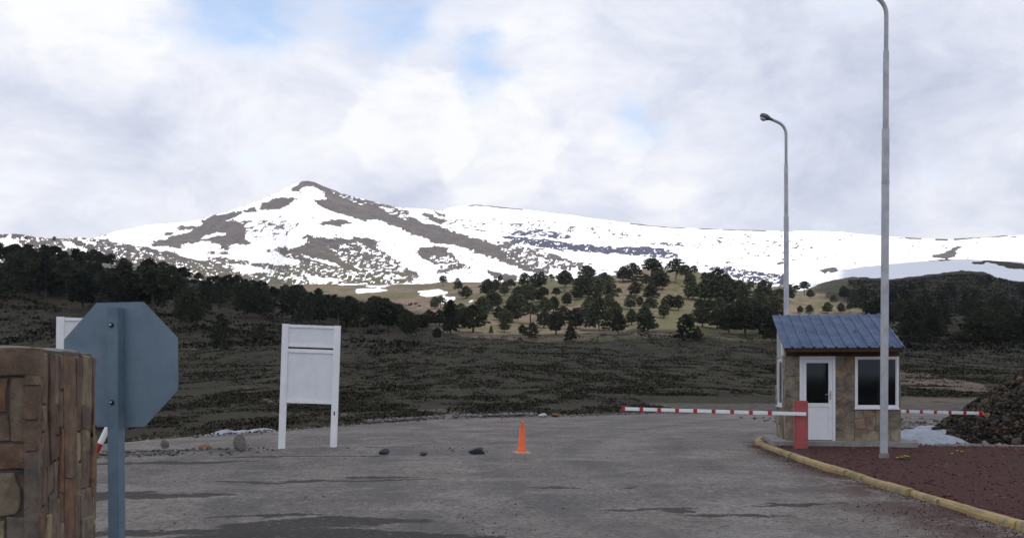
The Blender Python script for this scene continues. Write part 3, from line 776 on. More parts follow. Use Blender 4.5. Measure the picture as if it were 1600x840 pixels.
cloud([(-2600, 20), (-2600, 700), (-300, 720), (400, 660), (560, 560), (625, 440), (655, 380), (690, 320), (740, 288), (850, 276), (1000, 274), (1080, 290), (1150, 300), (1215, 318), (1240, 360), (1310, 372), (1385, 385), (1430, 430), (1450, 470), (1415, 520), (1345, 545), (1318, 700), (1335, 850), (1350, 1100), (1400, 1300), (2700, 1300), (2700, 20), (5600, -160), (-4000, -160)],
      H_CLOUD, 3, 'broad grey unseen cloud overhead, outlined to shade the car park and hillsides')

# ------------------------------------------------------------------ stone cladding pieces
def clip_poly(poly, nx, ny, c):
    out = []
    for i in range(len(poly)):
        a = poly[i]; b = poly[(i + 1) % len(poly)]
        da = a[0]*nx + a[1]*ny - c; db = b[0]*nx + b[1]*ny - c
        if da <= 0: out.append(a)
        if (da < 0) != (db < 0):
            t = da / (da - db); out.append((a[0] + (b[0]-a[0])*t, a[1] + (b[1]-a[1])*t))
    return out
def voronoi(x0, y0, x1, y1, size, rnd, aspect=1.0):
    nx = max(1, round((x1-x0)/size)); ny = max(1, round((y1-y0)/(size*aspect)))
    sx = (x1-x0)/nx; sy = (y1-y0)/ny
    sites = [(x0+(i+.5+rnd.uniform(-.36,.36))*sx, y0+(j+.5+rnd.uniform(-.36,.36))*sy) for i in range(nx) for j in range(ny)]
    cells = []
    for i, s in enumerate(sites):
        poly = [(x0,y0),(x1,y0),(x1,y1),(x0,y1)]
        for k, o in enumerate(sites):
            if k == i or abs(o[0]-s[0]) > 3*size or abs(o[1]-s[1]) > 3*size*aspect: continue
            dx, dy = o[0]-s[0], o[1]-s[1]
            poly = clip_poly(poly, dx, dy, (dx*(o[0]+s[0]) + dy*(o[1]+s[1]))/2)
            if not poly: break
        if len(poly) >= 3: cells.append(poly)
    return cells
def stone_piece(poly, thick, M, mat, parent, rnd, joint=0.008, cham=0.010, name='stone', rough=0.004):
    cx = sum(p[0] for p in poly)/len(poly); cy = sum(p[1] for p in poly)/len(poly)
    def shrink(pl, d):
        r = []
        for x, y in pl:
            l = math.hypot(x-cx, y-cy) or 1
            f = max(0.2, (l-d*1.3)/l); r.append((cx+(x-cx)*f, cy+(y-cy)*f))
        return r
    # subdivide outline so the edge is uneven
    base = []
    for i in range(len(poly)):
        a = poly[i]; b = poly[(i+1) % len(poly)]
        L = math.hypot(b[0]-a[0], b[1]-a[1])
        if L < 0.012: continue
        base.append(a)
        if L > 0.07: base.append(((a[0]+b[0])/2 + rnd.uniform(-rough, rough), (a[1]+b[1])/2 + rnd.uniform(-rough, rough)))
    if len(base) < 3: return None
    o1 = shrink(base, joint/2); o2 = shrink(base, joint/2 + cham)
    bm = bmesh.new()
    A = [bm.verts.new((x, y, -0.03)) for x, y in o1]
    B = [bm.verts.new((x, y, thick - cham + rnd.uniform(-.003, .003))) for x, y in o1]
    tx, ty = rnd.uniform(-.06, .06), rnd.uniform(-.03, .03)
    C = [bm.verts.new((x, y, thick + (x-cx)*tx + (y-cy)*ty + rnd.uniform(-.0025, .0025))) for x, y in o2]
    mid = bm.verts.new((cx, cy, thick + rnd.uniform(0, .006)))
    n = len(A)
    for i in range(n):
        k = (i+1) % n
        bm.faces.new((A[i], A[k], B[k], B[i])); bm.faces.new((B[i], B[k], C[k], C[i])); bm.faces.new((C[i], C[k], mid))
    bmesh.ops.transform(bm, matrix=M, verts=bm.verts)
    bmesh.ops.recalc_face_normals(bm, faces=bm.faces)
    me = bpy.data.meshes.new(name); bm.to_mesh(me); bm.free(); me.materials.append(mat)
    return link(name, me, parent)
def face_matrix(origin, xdir, zout):
    """local x along xdir, y up, z outward"""
    x = Vector(xdir).normalized(); z = Vector(zout).normalized(); y = Vector((0, 0, 1))
    M = Matrix(((x.x, y.x, z.x, origin[0]), (x.y, y.y, z.y, origin[1]), (x.z, y.z, z.z, origin[2]), (0, 0, 0, 1)))
    return M

# ------------------------------------------------------------------ stone pillar
def pillar():
    rnd = random.Random(5)
    root = empty('stone_pillar', (-1.896, 4.0, 0), R(9.6))     # local -x: to the left, +y: away
    tag(root, 'square pillar clad in rusty brown flagstones at the left edge', 'pillar')
    W, Dp, Hh = 0.95, 0.94, 1.722
    m = MB(); m.box((-W + .022, .022, 0), (-.022, Dp - .022, Hh - .012)); m.build('core', MORTAR, root)
    bm = bmesh.new()
    # uneven mortar bed on top
    nx, ny = 14, 12
    g = [[bm.verts.new((-W + .03 + (W - .06) * i / nx + 0.012 * (rnd.random() - .5) * (i in (0, nx)), .022 + (Dp - .044) * j / ny + 0.014 * (rnd.random() - .5) * (j in (0, ny)), Hh - .002 + .012 * rnd.random() - .012 * (j in (0, ny) or i in (0, nx)))) for j in range(ny + 1)] for i in range(nx + 1)]
    for i in range(nx):
        for j in range(ny): bm.faces.new((g[i][j], g[i+1][j], g[i+1][j+1], g[i][j+1]))
    ret = bmesh.ops.extrude_face_region(bm, geom=bm.faces[:])
    bmesh.ops.translate(bm, vec=(0, 0, -.018), verts=[v for v in ret['geom'] if isinstance(v, bmesh.types.BMVert)])
    bmesh.ops.recalc_face_normals(bm, faces=bm.faces)
    me = bpy.data.meshes.new('mortar_cap'); bm.to_mesh(me); bm.free(); me.materials.append(CAPM); link('mortar_cap', me, root)
    top = Hh - .025
    # front face (towards the viewer): x runs left to right
    Mf = face_matrix((-W, .03, 0), (1, 0, 0), (0, -1, 0))
    def q(*a): return [(a[i], a[i+1]) for i in range(0, len(a), 2)]
    cells = []
    # photo-scaled stones near the visible corner, 1 px = 2.57 mm
    s = 4.0 / F
    def fx(px): return W - (63 - px) * s
    def fz(py): return 1.6 + (HOR - py) * s
    for pl in [q(-14,544, 62,544, 62,588, 20,587, -14,584), q(-16,588, 15,590, 12,645, -16,642), q(19,590, 59,592, 57,690, 18,690, 16,640), q(-16,646, 13,648, 18,688, -16,688),
               q(-20,692, 61,694, 61,731, 30,732, -20,730), q(-20,735, 24,738, 33,765, 32,795, 26,802, -20,810), q(30,738, 58,741, 56,765, 58,800, 40,801, 38,770), q(12,806, 52,806, 53,880, 10,880),
               q(55,803, 63,801, 63,880, 56,880), q(-20,814, 9,812, 8,880, -20,880)]:
        cells.append([(fx(a), fz(b)) for a, b in pl][::-1])
    x_l = fx(-20)
    z0 = 0.0
    def ashlar(x0, x1, za, zb, hmin, hmax, wmin, wmax):
        z = za
        while z < zb - 0.03:
            h = min(rnd.uniform(hmin, hmax), zb - z)
            if zb - z - h < hmin * .6: h = zb - z
            x = x0
            while x < x1 - 0.01:
                w_ = min(rnd.uniform(wmin, wmax), x1 - x)
                if x1 - x - w_ < wmin * .6: w_ = x1 - x
                j = lambda: rnd.uniform(-.008, .008)
                if h > 0.3 and rnd.random() < .5:
                    k = z + h * rnd.uniform(.35, .65)
                    cells.append([(x, z), (x+w_, z), (x+w_, k + j()), (x, k + j())]); cells.append([(x, k + j()), (x+w_, k + j()), (x+w_, z+h), (x, z+h)])
                else:
                    cells.append([(x + j(), z + j()), (x+w_ + j(), z + j()), (x+w_ + j(), z+h + j()), (x + j(), z+h + j())])
                x += w_
            z += h
    ashlar(0, x_l, 0, top, .12, .3, .14, .34)
    ashlar(x_l, W, 0, fz(880), .12, .3, .14, .34)
    for c in cells: stone_piece(c, rnd.uniform(.016, .026), Mf, PILLAR_STONE, root, rnd, .001, .004, rough=.006)
    # right face: receding to the back; tall upright flags
    cells = []
    Mr = face_matrix((-.03, 0, 0), (0, 1, 0), (1, 0, 0))
    x = 0.0
    while x < Dp - .02:
        w_ = rnd.choice([.045, .06, .08, .11, .14, .19])
        if Dp - x - w_ < .05: w_ = Dp - x
        z = 0.0; k = 0
        while z < top - .02:
            h = rnd.choice([.1, .14, .2, .3, .42]) * rnd.uniform(.85, 1.15)
            if top - z - h < .12: h = top - z
            sk = rnd.uniform(-.02, .02)
            j = lambda: rnd.uniform(-.006, .006)
            cells.append([(x + j(), z + j()), (x+w_ + j(), z + sk), (x+w_ + j(), z+h + j()), (x + j(), z+h - sk * .5)])
            z += h
        x += w_
    for c in cells: stone_piece(c, rnd.uniform(.013, .027), Mr, PILLAR_STONE, root, rnd, .005, .005, rough=.009)
    # back and left faces
    for Mx, Lx in ((face_matrix((0, Dp - .03, 0), (-1, 0, 0), (0, 1, 0)), W), (face_matrix((-W + .03, Dp, 0), (0, -1, 0), (-1, 0, 0)), Dp)):
        for c in voronoi(0, 0, Lx, top, .3, rnd): stone_piece(c, rnd.uniform(.012, .03), Mx, PILLAR_STONE, root, rnd, .012, .008)
pillar()

# ------------------------------------------------------------------ octagonal sign seen from behind
def octagon_sign():
    root = empty('stop_sign', (-2.372, 6.0, 0), R(-10)); root.rotation_euler = (0, R(-0.4), R(-10))
    tag(root, 'blue grey back of an octagonal road sign on a square post beside the pillar', 'road sign')
    h = .378; k = h * math.tan(math.pi / 8)
    octp = [(k, -h), (h, -k), (h, k), (k, h), (-k, h), (-h, k), (-h, -k), (-k, -h)]
    Rx = Matrix.Translation((0, .038, 1.673)) @ Matrix.Rotation(R(90), 4, 'X')
    plate = MB().prism(octp, -.004, 0, Rx).build('sign_plate', SIGN_BLUE, root, bevel=.0015)
    MB().prism([(x * .985, y * .985) for x, y in octp], -.0062, -.0042, Rx).build('sign_face', RED_B, plate)
    MB().box((-.042, -.035, -.4), (.028, .035, 2.015)).build('post', POST_BLUE, root, bevel=.006)
    for z in (1.909, 1.446):
        b = MB().lathe([(.0, 0), (.016, 0), (.016, .006), (.014, .008), (0.0, .008)], 16, Matrix.Translation((-.012, -.035, z)) @ Matrix.Rotation(R(90), 4, 'X')).build('bolt', RUBBER, root, smooth=True)
        MB().lathe([(.0, 0), (.009, 0), (.009, .007), (.006, .011), (0.0, .012)], 6, Matrix.Translation((-.012, -.0425, z)) @ Matrix.Rotation(R(90), 4, 'X')).build('bolt_head', BOLT, b)
octagon_sign()

# ------------------------------------------------------------------ white notice boards
def board(loc, label, lean, rz, W=1.25):
    root = empty('notice_board', loc); root.rotation_euler = (0, R(lean), R(rz))
    tag(root, label, 'notice board', 'white notice boards along the car park edge')
    Hb = 2.725
    for x in (-W/2, W/2 - .14):
        p = MB().box((x, -.045, -.3), (x + .14, .045, Hb)).build('post', WHITE, root, bevel=.006)
        MB().box((x + .03, -.053, .02), (x + .11, -.0455, Hb - .05)).build('batten', WHITE, p, bevel=.002)
    xa, xb = -W/2 + .142, W/2 - .142
    for z0, z1 in ((2.655, 2.715), (2.235, 2.29), (2.115, 2.195), (1.02, 1.085)):
        MB().box((xa, -.04, z0), (xb, .04, z1)).build('rail', WHITE, root, bevel=.004)
    for z0, z1 in ((2.292, 2.653), (1.087, 2.113)):
        MB().box((xa, -.012, z0), (xb, .012, z1)).build('panel', PANEL, root)
    MB().box((xa, .02, 2.2), (xb, .03, 2.23)).build('gap_strip', RUBBER, root)  # black strip makes the open slot between the rails dark
    MB().box((W/2 - .085, -.056, .78), (W/2 - .055, -.0535, .86)).build('scratch', RUBBER, root)
    return root
board(((480.5 - 800) * 21.6 / F, 21.6, 0), 'white wooden notice board with two blank panels, leaning slightly right', 1.9, 4)
board((-8.11, 19.0, 0), 'white notice board mostly hidden behind the octagonal sign and pillar', 0.5, 24, 1.12)

# ------------------------------------------------------------------ leaning striped pole behind the pillar
def striped_pole():
    root = empty('striped_pole', (-4.63, 10.1, 0)); root.rotation_euler = (0, R(26), 0)
    tag(root, 'thin red and white striped pole leaning behind the stone pillar', 'pole')
    zs = [-.05, .35, .64, .93, 1.22]
    for i, (a, b) in enumerate(zip([-.05, .55, 1.03, 1.24, 1.40], [.55, 1.03, 1.24, 1.40, 1.55])):
        MB().lathe([(.03, a), (.03, b)], 12).build('red_band' if i % 2 == 1 else 'white_band', (RED_B if i % 2 == 1 else WHITE), root, smooth=True)
striped_pole()

# ------------------------------------------------------------------ cone
def cone():
    x, y = wpx(815, 709)
    root = empty('traffic_cone', (x, y, .02), R(20)); root.rotation_euler = (R(1), R(1.2), R(20))
    tag(root, 'orange traffic cone standing alone on the grey asphalt', 'traffic cone')
    MB().box((-.15, -.15, 0), (.15, .15, .028)).build('base', CONE_BASE, root, bevel=.012)
    for sx in (-1, 1):
        for sy in (-1, 1): MB().box((sx*.125-.022, sy*.125-.022, -.012), (sx*.125+.022, sy*.125+.022, -.001)).build('foot', CONE_BASE, root)
    MB().lathe([(.105, .0285), (.1, .045), (.088, .06), (.054, .5), (.052, .505)], 24).build('body', ORANGE, root, smooth=True)
    MB().lathe([(.052, .5055), (.054, .51), (.045, .515), (.037, .62), (.037, .64), (.03, .655), (.02, .657)], 24).build('neck', ORANGE, root, smooth=True)
cone()

# ------------------------------------------------------------------ kerb and scoria bed
KERB = [(5.15, 2.0), (5.2, 4.0), (5.24, 6.0), (5.26, 8.0), (5.29, 10.0), (5.28, 11.5), (5.28, 13.0), (5.3, 14.6), (5.33, 16.2), (5.36, 17.6), (5.42, 19.0), (5.5, 20.4), (5.61, 21.8), (5.76, 23.2), (5.92, 24.3), (6.15, 25.0), (6.5, 25.45)]
def kerb():
    root = empty('yellow_kerb', (0, 0, 0))
    tag(root, 'worn yellow kerb curving around the red gravel bed', 'kerb')
    rnd = random.Random(3)
    n = 0
    P_ = [Vector((x, y, 0)) for x, y in KERB]
    L = [0]
    for a, b in zip(P_, P_[1:]): L.append(L[-1] + (b - a).length)
    def at(s):
        for i in range(len(P_) - 1):
            if s <= L[i+1] or i == len(P_) - 2:
                t = (s - L[i]) / (L[i+1] - L[i]); return P_[i].lerp(P_[i+1], t)
    s = 0.0
    while s < L[-1] - .05:
        ln = min(rnd.uniform(.85, 1.05), L[-1] - s)
        bm = bmesh.new(); rings = []
        ns = 7
        oz = rnd.uniform(-.012, .01); ox = rnd.uniform(-.012, .012); tilt = rnd.uniform(-.01, .01)
        for k in range(ns + 1):
            t = s + .006 + (ln - .012) * k / ns
            p = at(t); tg = (at(min(t + .1, L[-1])) - at(max(t - .1, 0))).normalized(); nr = Vector((tg.y, -tg.x, 0))
            e = 1.0 if k not in (0, ns) else .6
            chip = rnd.uniform(0, .012) + (rnd.uniform(.015, .04) if rnd.random() < .12 else 0)
            w0, w1, hh = ox + tilt * k, .14 + ox, .088 + oz
            prof = [(w0, -.06), (w0 + .004 + chip * .4, hh * .55), (w0 + .012 + chip, hh - .016 - chip * .3), (w0 + .03 + chip, hh - .002), (w1 - .02, hh + rnd.uniform(-.003, .003)), (w1, hh - .015), (w1 + .004, -.06)]
            rings.append([bm.verts.new(p + nr * q_[0] + Vector((0, 0, q_[1]))) for q_ in prof])
        for a, b in zip(rings, rings[1:]):
            for k in range(len(a) - 1): bm.faces.new((a[k], a[k+1], b[k+1], b[k]))
        bm.faces.new(rings[0]); bm.faces.new(rings[-1][::-1])
        bmesh.ops.recalc_face_normals(bm, faces=bm.faces)
        me = bpy.data.meshes.new('kerb_stone'); bm.to_mesh(me); bm.free(); me.materials.append(YELLOW)
        link('kerb_stone', me, root)
        s += ln
kerb()
BED = [(x + .13, y) for x, y in KERB[:-3]] + [(5.98, 24.1), (6.3, 24.85), (7.0, 25.3), (9.0, 25.1), (9.35, 22.4), (11, 22.1), (13.5, 21.7), (18, 21.2), (26, 20.5), (26, 2.0)]
def bed_h(X, Y): return .055 + .03 * fbm(X / 1.4, Y / 1.4, 23, 4) + .018 * fbm(X * 2.5, Y * 2.5, 29, 2)
def bed():
    gx = np.arange(5.1, 26.2, .13); gy = np.arange(2, 25.5, .13)
    GX, GY = np.meshgrid(gx, gy, indexing='ij')
    ins = inpoly(GX + .04 * fbm(GX * 2, GY * 2, 2, 2), GY, BED)
    z = bed_h(GX, GY)
    n, m = GX.shape
    i, j = np.meshgrid(np.arange(n-1), np.arange(m-1), indexing='ij')
    q = ins[:-1, :-1] & ins[1:, :-1] & ins[:-1, 1:] & ins[1:, 1:]
    a = (i * m + j)[q]
    # let rim fall below ground
    full = np.zeros(GX.shape, bool)
    full[1:-1, 1:-1] = q[:-1, :-1] & q[1:, :-1] & q[:-1, 1:] & q[1:, 1:]
    z = np.where(full, z, np.where(GX < 6.2, .03, -.08))
    Fc = np.stack([a, a + m, a + m + 1, a + 1], -1)
    me = np_mesh('gravel_bed', np.stack([GX, GY, z], -1).reshape(-1, 3), Fc, SCORIA, True)
    bm = bmesh.new(); bm.from_mesh(me); bmesh.ops.delete(bm, geom=[v for v in bm.verts if not v.link_faces], context='VERTS'); bm.to_mesh(me); bm.free()
    tag(link('gravel_bed', me), 'dark red scoria gravel bed around the booth', kind='structure')
bed()
def edging():
    root = empty('concrete_edging', (0, 0, 0)); tag(root, 'low grey concrete edging along the back of the red gravel bed', 'edging')
    pts = [(9.45, 22.3), (11, 22.05), (13.5, 21.65), (15.2, 21.45)]
    rnd = random.Random(9)
    for (a, b) in zip(pts, pts[1:]):
        A, B = Vector((*a, 0)), Vector((*b, 0)); L = (B - A).length; n = max(1, round(L / .9)); ang = math.atan2(B.y - A.y, B.x - A.x)
        for k in range(n):
            MB().box((k * L / n + .008, -.05, -.1), ((k + 1) * L / n - .008, .05, .10 + rnd.uniform(-.015, .01)), Matrix.Translation(A) @ Matrix.Rotation(ang, 4, 'Z')).build('edging_stone', CONC, root, bevel=.01)
edging()

# ------------------------------------------------------------------ guard booth
def booth():
    rnd = random.Random(11)
    root = empty('guard_booth', (6.22, 22.6, .06), R(-9))
    tag(root, 'small stone clad guard booth with a sloping blue sheet roof', 'booth')
    W, Dp = 2.46, 1.95
    T = .10                                   # slab top (local)
    hf = 2.28; hb = 2.94                      # wall heights front / back
    MB().box((-.32, -.42, -.12), (W + .3, Dp + .15, T)).build('base_slab', CONC, root, bevel=.02)
    # door 0.30..1.06 ; window 1.48..2.42
    dx0, dx1, dz1 = .30, 1.08, T + 1.90
    wx0, wx1, wz0, wz1 = 1.50, 2.44, T + .74, T + 1.89
    th = .12
    def wall(name, lo, hi, mat=MORTAR_B): return MB().box(lo, hi).build(name, mat, root)
    zt = T + 1.905
    w1 = wall('wall', (0, 0, T), (dx0, th, zt)); w2 = wall('wall', (dx1, 0, T), (wx0, th, zt)); w3 = wall('wall', (wx0 + .002, 0, T), (wx1 - .002, th, wz0 - .002)); w4 = wall('wall', (wx1, 0, T), (W, th, zt))
    MB().box((0, .0, zt + .002), (W, th, hf + .02)).build('lintel', WOOD, root)
    MB().box((0, Dp - th, T), (W, Dp, hb - .04)).build('rear_wall', PLASTER, root)
    # left wall with a window, right wall
    sy0, sy1, sz0, sz1 = .55, 1.55, T + .75, T + 1.85
    def side(x0, x1, y0, y1, z0, z1a, z1b, mat, name):
        m = MB(); bm = m.bm
        v = [bm.verts.new(p) for p in ((x0,y0,z0),(x1,y0,z0),(x1,y1,z0),(x0,y1,z0),(x0,y0,z1a),(x1,y0,z1a),(x1,y1,z1b),(x0,y1,z1b))]
        for f in ((0,3,2,1),(4,5,6,7),(0,1,5,4),(1,2,6,5),(2,3,7,6),(3,0,4,7)): bm.faces.new([v[i] for i in f])
        return m.build(name, mat, root)
    e = .002
    side(0, th, th + e, sy0, T, zt, zt, MORTAR_B, 'side_wall'); side(0, th, sy0 + e, sy1 - e, T, sz0 - e, sz0 - e, MORTAR_B, 'side_wall'); side(0, th, sy1, Dp - th - e, T, zt, zt, MORTAR_B, 'side_wall')
    sl = (hb - hf) / Dp
    side(0, th, th + e, Dp - th - e, zt + e, hf + sl * th - .03, hf + sl * (Dp - th) - .03, PLASTER, 'gable')
    side(0, th, sy0 + e, sy1 - e, sz1 + e, zt - e, zt - e, PLASTER, 'side_wall')
    side(W - th, W, th + e, Dp - th - e, T, hf + sl * th - .03, hf + sl * (Dp - th) - .03, MORTAR_B, 'side_wall')
    MB().box((th, th, T + .001), (W - th, Dp - th, T + .02)).build('floor', DARKIN, root)
    MB().box((th + .01, Dp - th - .03, T + .02), (W - th - .01, Dp - th - .004, hb - .1)).build('dark_sheet', DARKIN, root)  # dark sheet in front of the rear wall, behind the panes
    MB().box((1.4, 1.0, T + .02), (2.3, 1.5, T + .78)).build('desk', DARKIN, root)
    # stones
    Mf = face_matrix((0, 0, 0), (1, 0, 0), (0, -1, 0))
    for (x0, x1, z0, z1, par) in ((-.02, dx0 - .004, T, zt, w1), (dx1 + .004, wx0 - .004, T, zt, w2), (wx0 - .002, W + .02, T, wz0 - .004, w3)):
        for c in voronoi(x0, z0, x1, z1, .25, rnd, 1.0): stone_piece(c, rnd.uniform(.014, .02), Mf, BOOTH_STONE, par, rnd, .006, .004)
    Ml = face_matrix((0, Dp, 0), (0, -1, 0), (-1, 0, 0))
    for (y0, y1, z0, z1) in ((0, sy0, T, zt), (sy1, Dp, T, zt), (sy0, sy1, T, sz0)):
        for c in voronoi(Dp - y1, z0, Dp - y0, z1, .30, rnd): stone_piece(c, rnd.uniform(.014, .024), Ml, BOOTH_STONE, root, rnd, .012, .006)
    Mr = face_matrix((W, 0, 0), (0, 1, 0), (1, 0, 0))
    for c in voronoi(0, T, Dp, zt, .34, rnd): stone_piece(c, rnd.uniform(.014, .024), Mr, BOOTH_STONE, root, rnd, .012, .006)
    # door
    door = MB()
    for lo, hi in (((dx0, -.02, T), (dx0 + .06, .06, dz1)), ((dx1 - .06, -.02, T), (dx1, .06, dz1)), ((dx0 + .0605, -.02, dz1 - .06), (dx1 - .0605, .06, dz1))): door.box(lo, hi)
    frame = door.build('door', UPVC, root, bevel=.006)
    a, b = dx0 + .063, dx1 - .063
    leaf = MB()
    zb, zm = T + .015, T + .80
    for lo, hi in (((a, -.006, zb), (a + .085, .04, dz1 - .064)), ((b - .085, -.006, zb), (b, .04, dz1 - .064)), ((a + .086, -.006, dz1 - .15), (b - .086, .04, dz1 - .064)), ((a + .086, -.006, zm - .04), (b - .086, .04, zm + .045)), ((a + .086, -.006, zb), (b - .086, .04, zb + .09))): leaf.box(lo, hi)
    leaf.build('leaf_frame', UPVC, frame, bevel=.005)
    MB().box((a + .086, .008, zb + .091), (b - .086, .03, zm - .041)).build('lower_panel', UPVC, frame)
    MB().box((a + .086, .012, zm + .046), (b - .086, .02, dz1 - .151)).build('glass_pane', GLASS, frame)
    MB().box((b - .06, -.014, T + .93), (b - .03, -.0065, T + 1.13)).tube([(b - .045, -.014, T + 1.04), (b - .045, -.05, T + 1.04), (b - .06, -.056, T + 1.04), (b - .16, -.056, T + 1.035)], [.009, .009, .009, .008], 8).build('handle', BOLT, frame)
    # window
    def window(x0, x1, z0, z1, M, nm, mull=None):
        fr = MB(); f = .045
        for lo, hi in (((x0, -.03, z0), (x0 + f, .06, z1)), ((x1 - f, -.03, z0), (x1, .06, z1)), ((x0 + f + .0005, -.03, z1 - f), (x1 - f - .0005, .06, z1)), ((x0 + f + .0005, -.03, z0), (x1 - f - .0005, .06, z0 + f))): fr.box(lo, hi, M)
        wn = fr.build(nm, UPVC, root, bevel=.006)
        MB().box((x0 - .02, -.06, z0 - .03), (x1 + .02, -.0005, z0 - .002), M).build('sill', UPVC, wn, bevel=.004)
        s = MB(); g = .018; x0 += f + .002; x1 -= f + .002; z0 += f + .002; z1 -= f + .002
        for lo, hi in (((x0, -.012, z0), (x0 + g, .03, z1)), ((x1 - g, -.012, z0), (x1, .03, z1)), ((x0 + g + .0005, -.012, z1 - g), (x1 - g - .0005, .03, z1)), ((x0 + g + .0005, -.012, z0), (x1 - g - .0005, .03, z0 + g))): s.box(lo, hi, M)
        s.build('sash', UPVC, wn, bevel=.004)
        MB().box((x0 + g, .004, z0 + g), (x1 - g, .012, z1 - g), M).build('glass_pane', GLASS, wn)
        return wn
    wn = window(wx0 + .001, wx1 - .001, wz0, wz1, None, 'window')
    cb = bmesh.new(); n = 26
    va = [cb.verts.new((wx1 - .42 + .30 * k / n, .16 + .018 * math.sin(k * 1.35), wz0 - .02)) for k in range(n + 1)]; vb = [cb.verts.new((wx1 - .42 + .30 * k / n, .16 + .018 * math.sin(k * 1.35), wz1)) for k in range(n + 1)]
    for k in range(n): cb.faces.new((va[k], va[k+1], vb[k+1], vb[k]))
    me = bpy.data.meshes.new('curtain'); cb.to_mesh(me); cb.free(); me.materials.append(CURTAIN); link('curtain', me, wn)
    Mside = Matrix.Translation((0, 0, 0)) @ Matrix(((0, 1, 0, 0), (-1, 0, 0, Dp), (0, 0, 1, 0), (0, 0, 0, 1)))
    window(Dp - sy1 + .001, Dp - sy0 - .001, sz0, sz1, Mside, 'window')
    # small white plaque on the gable
    MB().box((-.05, .25, zt + .02), (-.012, .55, zt + .32)).build('plaque', UPVC, root, bevel=.004)
    # roof
    y0, y1 = -.48, Dp + .18
    z_of = lambda y: hf + .06 + sl * y
    rl, rr = -.10, W + .02
    roof = MB(); bm = roof.bm
    ribs = 11; pitch = (rr - rl) / ribs
    prof = []
    for k in range(ribs):
        x = rl + k * pitch
        prof += [(x, 0), (x + pitch * .30, 0), (x + pitch * .33, .008), (x + pitch * .37, .008), (x + pitch * .40, 0), (x + pitch * .66, 0), (x + pitch * .72, .032), (x + pitch * .86, .032), (x + pitch * .92, 0)]
    prof.append((rr, 0))
    ang = math.atan(sl); rows = []
    for y in np.linspace(y0, y1, 9):
        rows.append([[bm.verts.new((x, y - math.sin(ang) * (d + t), z_of(y) + math.cos(ang) * (d + t))) for x, d in prof] for t in (0.0, -.004)])
    for r0, r1 in zip(rows, rows[1:]):
        for k in range(len(prof) - 1):
            bm.faces.new((r0[0][k], r0[0][k+1], r1[0][k+1], r1[0][k])); bm.faces.new((r0[1][k], r1[1][k], r1[1][k+1], r0[1][k+1]))
    for r in (rows[0], rows[-1]):
        for k in range(len(prof) - 1): bm.faces.new((r[0][k], r[1][k], r[1][k+1], r[0][k+1]))
    for a_, b_ in zip(rows, rows[1:]):
        for k in (0, len(prof) - 1): bm.faces.new((a_[0][k], b_[0][k], b_[1][k], a_[1][k]))
    rf = roof.build('roof', ROOFBLUE, root)
    for k in range(ribs):
        for y in (y0 + .12, .6, y1 - .15):
            x = rl + (k + .79) * pitch
            MB().lathe([(0, 0), (.012, 0), (.012, .006), (0, .008)], 6, Matrix.Translation((x, y - math.sin(ang) * .033, z_of(y) + math.cos(ang) * .033)) @ Matrix.Rotation(ang, 4, 'X')).build('screw', BOLT, rf)
    MB().box((-.02, -.02, 0), (.05, .04, .03), Matrix.Translation((1.62, .62, z_of(.62) + .035)) @ Matrix.Rotation(.5, 4, 'Z')).build('loose_stone', ROCK_G, rf)
    Mx = lambda y: Matrix.Translation((0, y, z_of(y) - .012)) @ Matrix.Rotation(ang, 4, 'X')
    MB().box((rl + .03, 0, -.095), (rr - .03, .035, -.0), Mx(y0 + .03)).build('eave_board', WOOD, root, bevel=.003)
    for x in (rl + .03, .6, 1.25, 1.9, rr - .09):
        MB().box((x, .07, -.10), (x + .06, (y1 - y0) / math.cos(ang) - .06, -.004), Mx(y0)).build('rafter', WOOD, root, bevel=.003)
    MB().box((.66, -.16, hf - .12), (.84, -.02, hf - .04)).build('light_fitting', UPVC, root, bevel=.01)
booth()

# ------------------------------------------------------------------ boom barriers
def barrier(base, tip, z0, z1, label, nb, tip_first, cab_h, cab_w, rz):
    bx_, by_ = base
    root = empty('boom_barrier', (bx_, by_, 0)); tag(root, label, 'boom barrier', 'boom barriers either side of the booth')
    d = Vector((tip[0] - bx_, tip[1] - by_, z1 - z0)); L = d.length; u = d.normalized()
    Q = u.to_track_quat('X', 'Z').to_matrix().to_4x4(); nrm = Vector((-u.y, u.x, 0)).normalized()
    if nrm.y > 0: nrm = -nrm
    off = nrm * (cab_w / 2 + .05)
    cab = MB().box((-cab_w/2, -cab_w/2, -.05), (cab_w/2, cab_w/2, cab_h), Matrix.Rotation(rz, 4, 'Z')).build('cabinet', RED, root, bevel=.012)
    MB().box((-cab_w/2 + .03, -cab_w/2 - .006, .25), (cab_w/2 - .03, -cab_w/2 - .0005, cab_h - .28), Matrix.Rotation(rz, 4, 'Z')).build('access_panel', RED, cab, bevel=.002)
    M = Matrix.Translation(Vector((0, 0, z0)) + off) @ Q
    arm = MB().box((-.12, -.02, -.038), (L, .02, .038), M).build('arm', WHITE, root, bevel=.008)
    MB().lathe([(.0, -.06), (.035, -.06), (.035, .0), (.0, .0)], 14, Matrix.Translation(Vector((0, 0, z0)) + off * .86) @ Matrix.Rotation(R(90), 4, 'X')).build('pivot', BOLT, root)
    for k in range(nb):
        x = L - .03 - k * (.40 if nb == 9 else .415)
        if k == 0:
            mm = MB().prism([(-.06, -.052), (.06, -.052), (.0, .056), (-.06, .056)], -.028, .028, M @ Matrix.Translation((L, 0, 0)) @ Matrix.Rotation(R(90), 4, 'X'))
            mm.build('end_cap', RED_B, arm, bevel=.004)
        else:
            MB().box((x - .042, -.026, -.046), (x + .042, .026, .046), M).build('reflector', RED_B, arm, bevel=.004)
barrier((6.25, 21.55), (2.56, 22.7), .80, .875, 'red post and closed red and white boom barrier left of the booth', 9, True, 1.08, .28, R(-9))
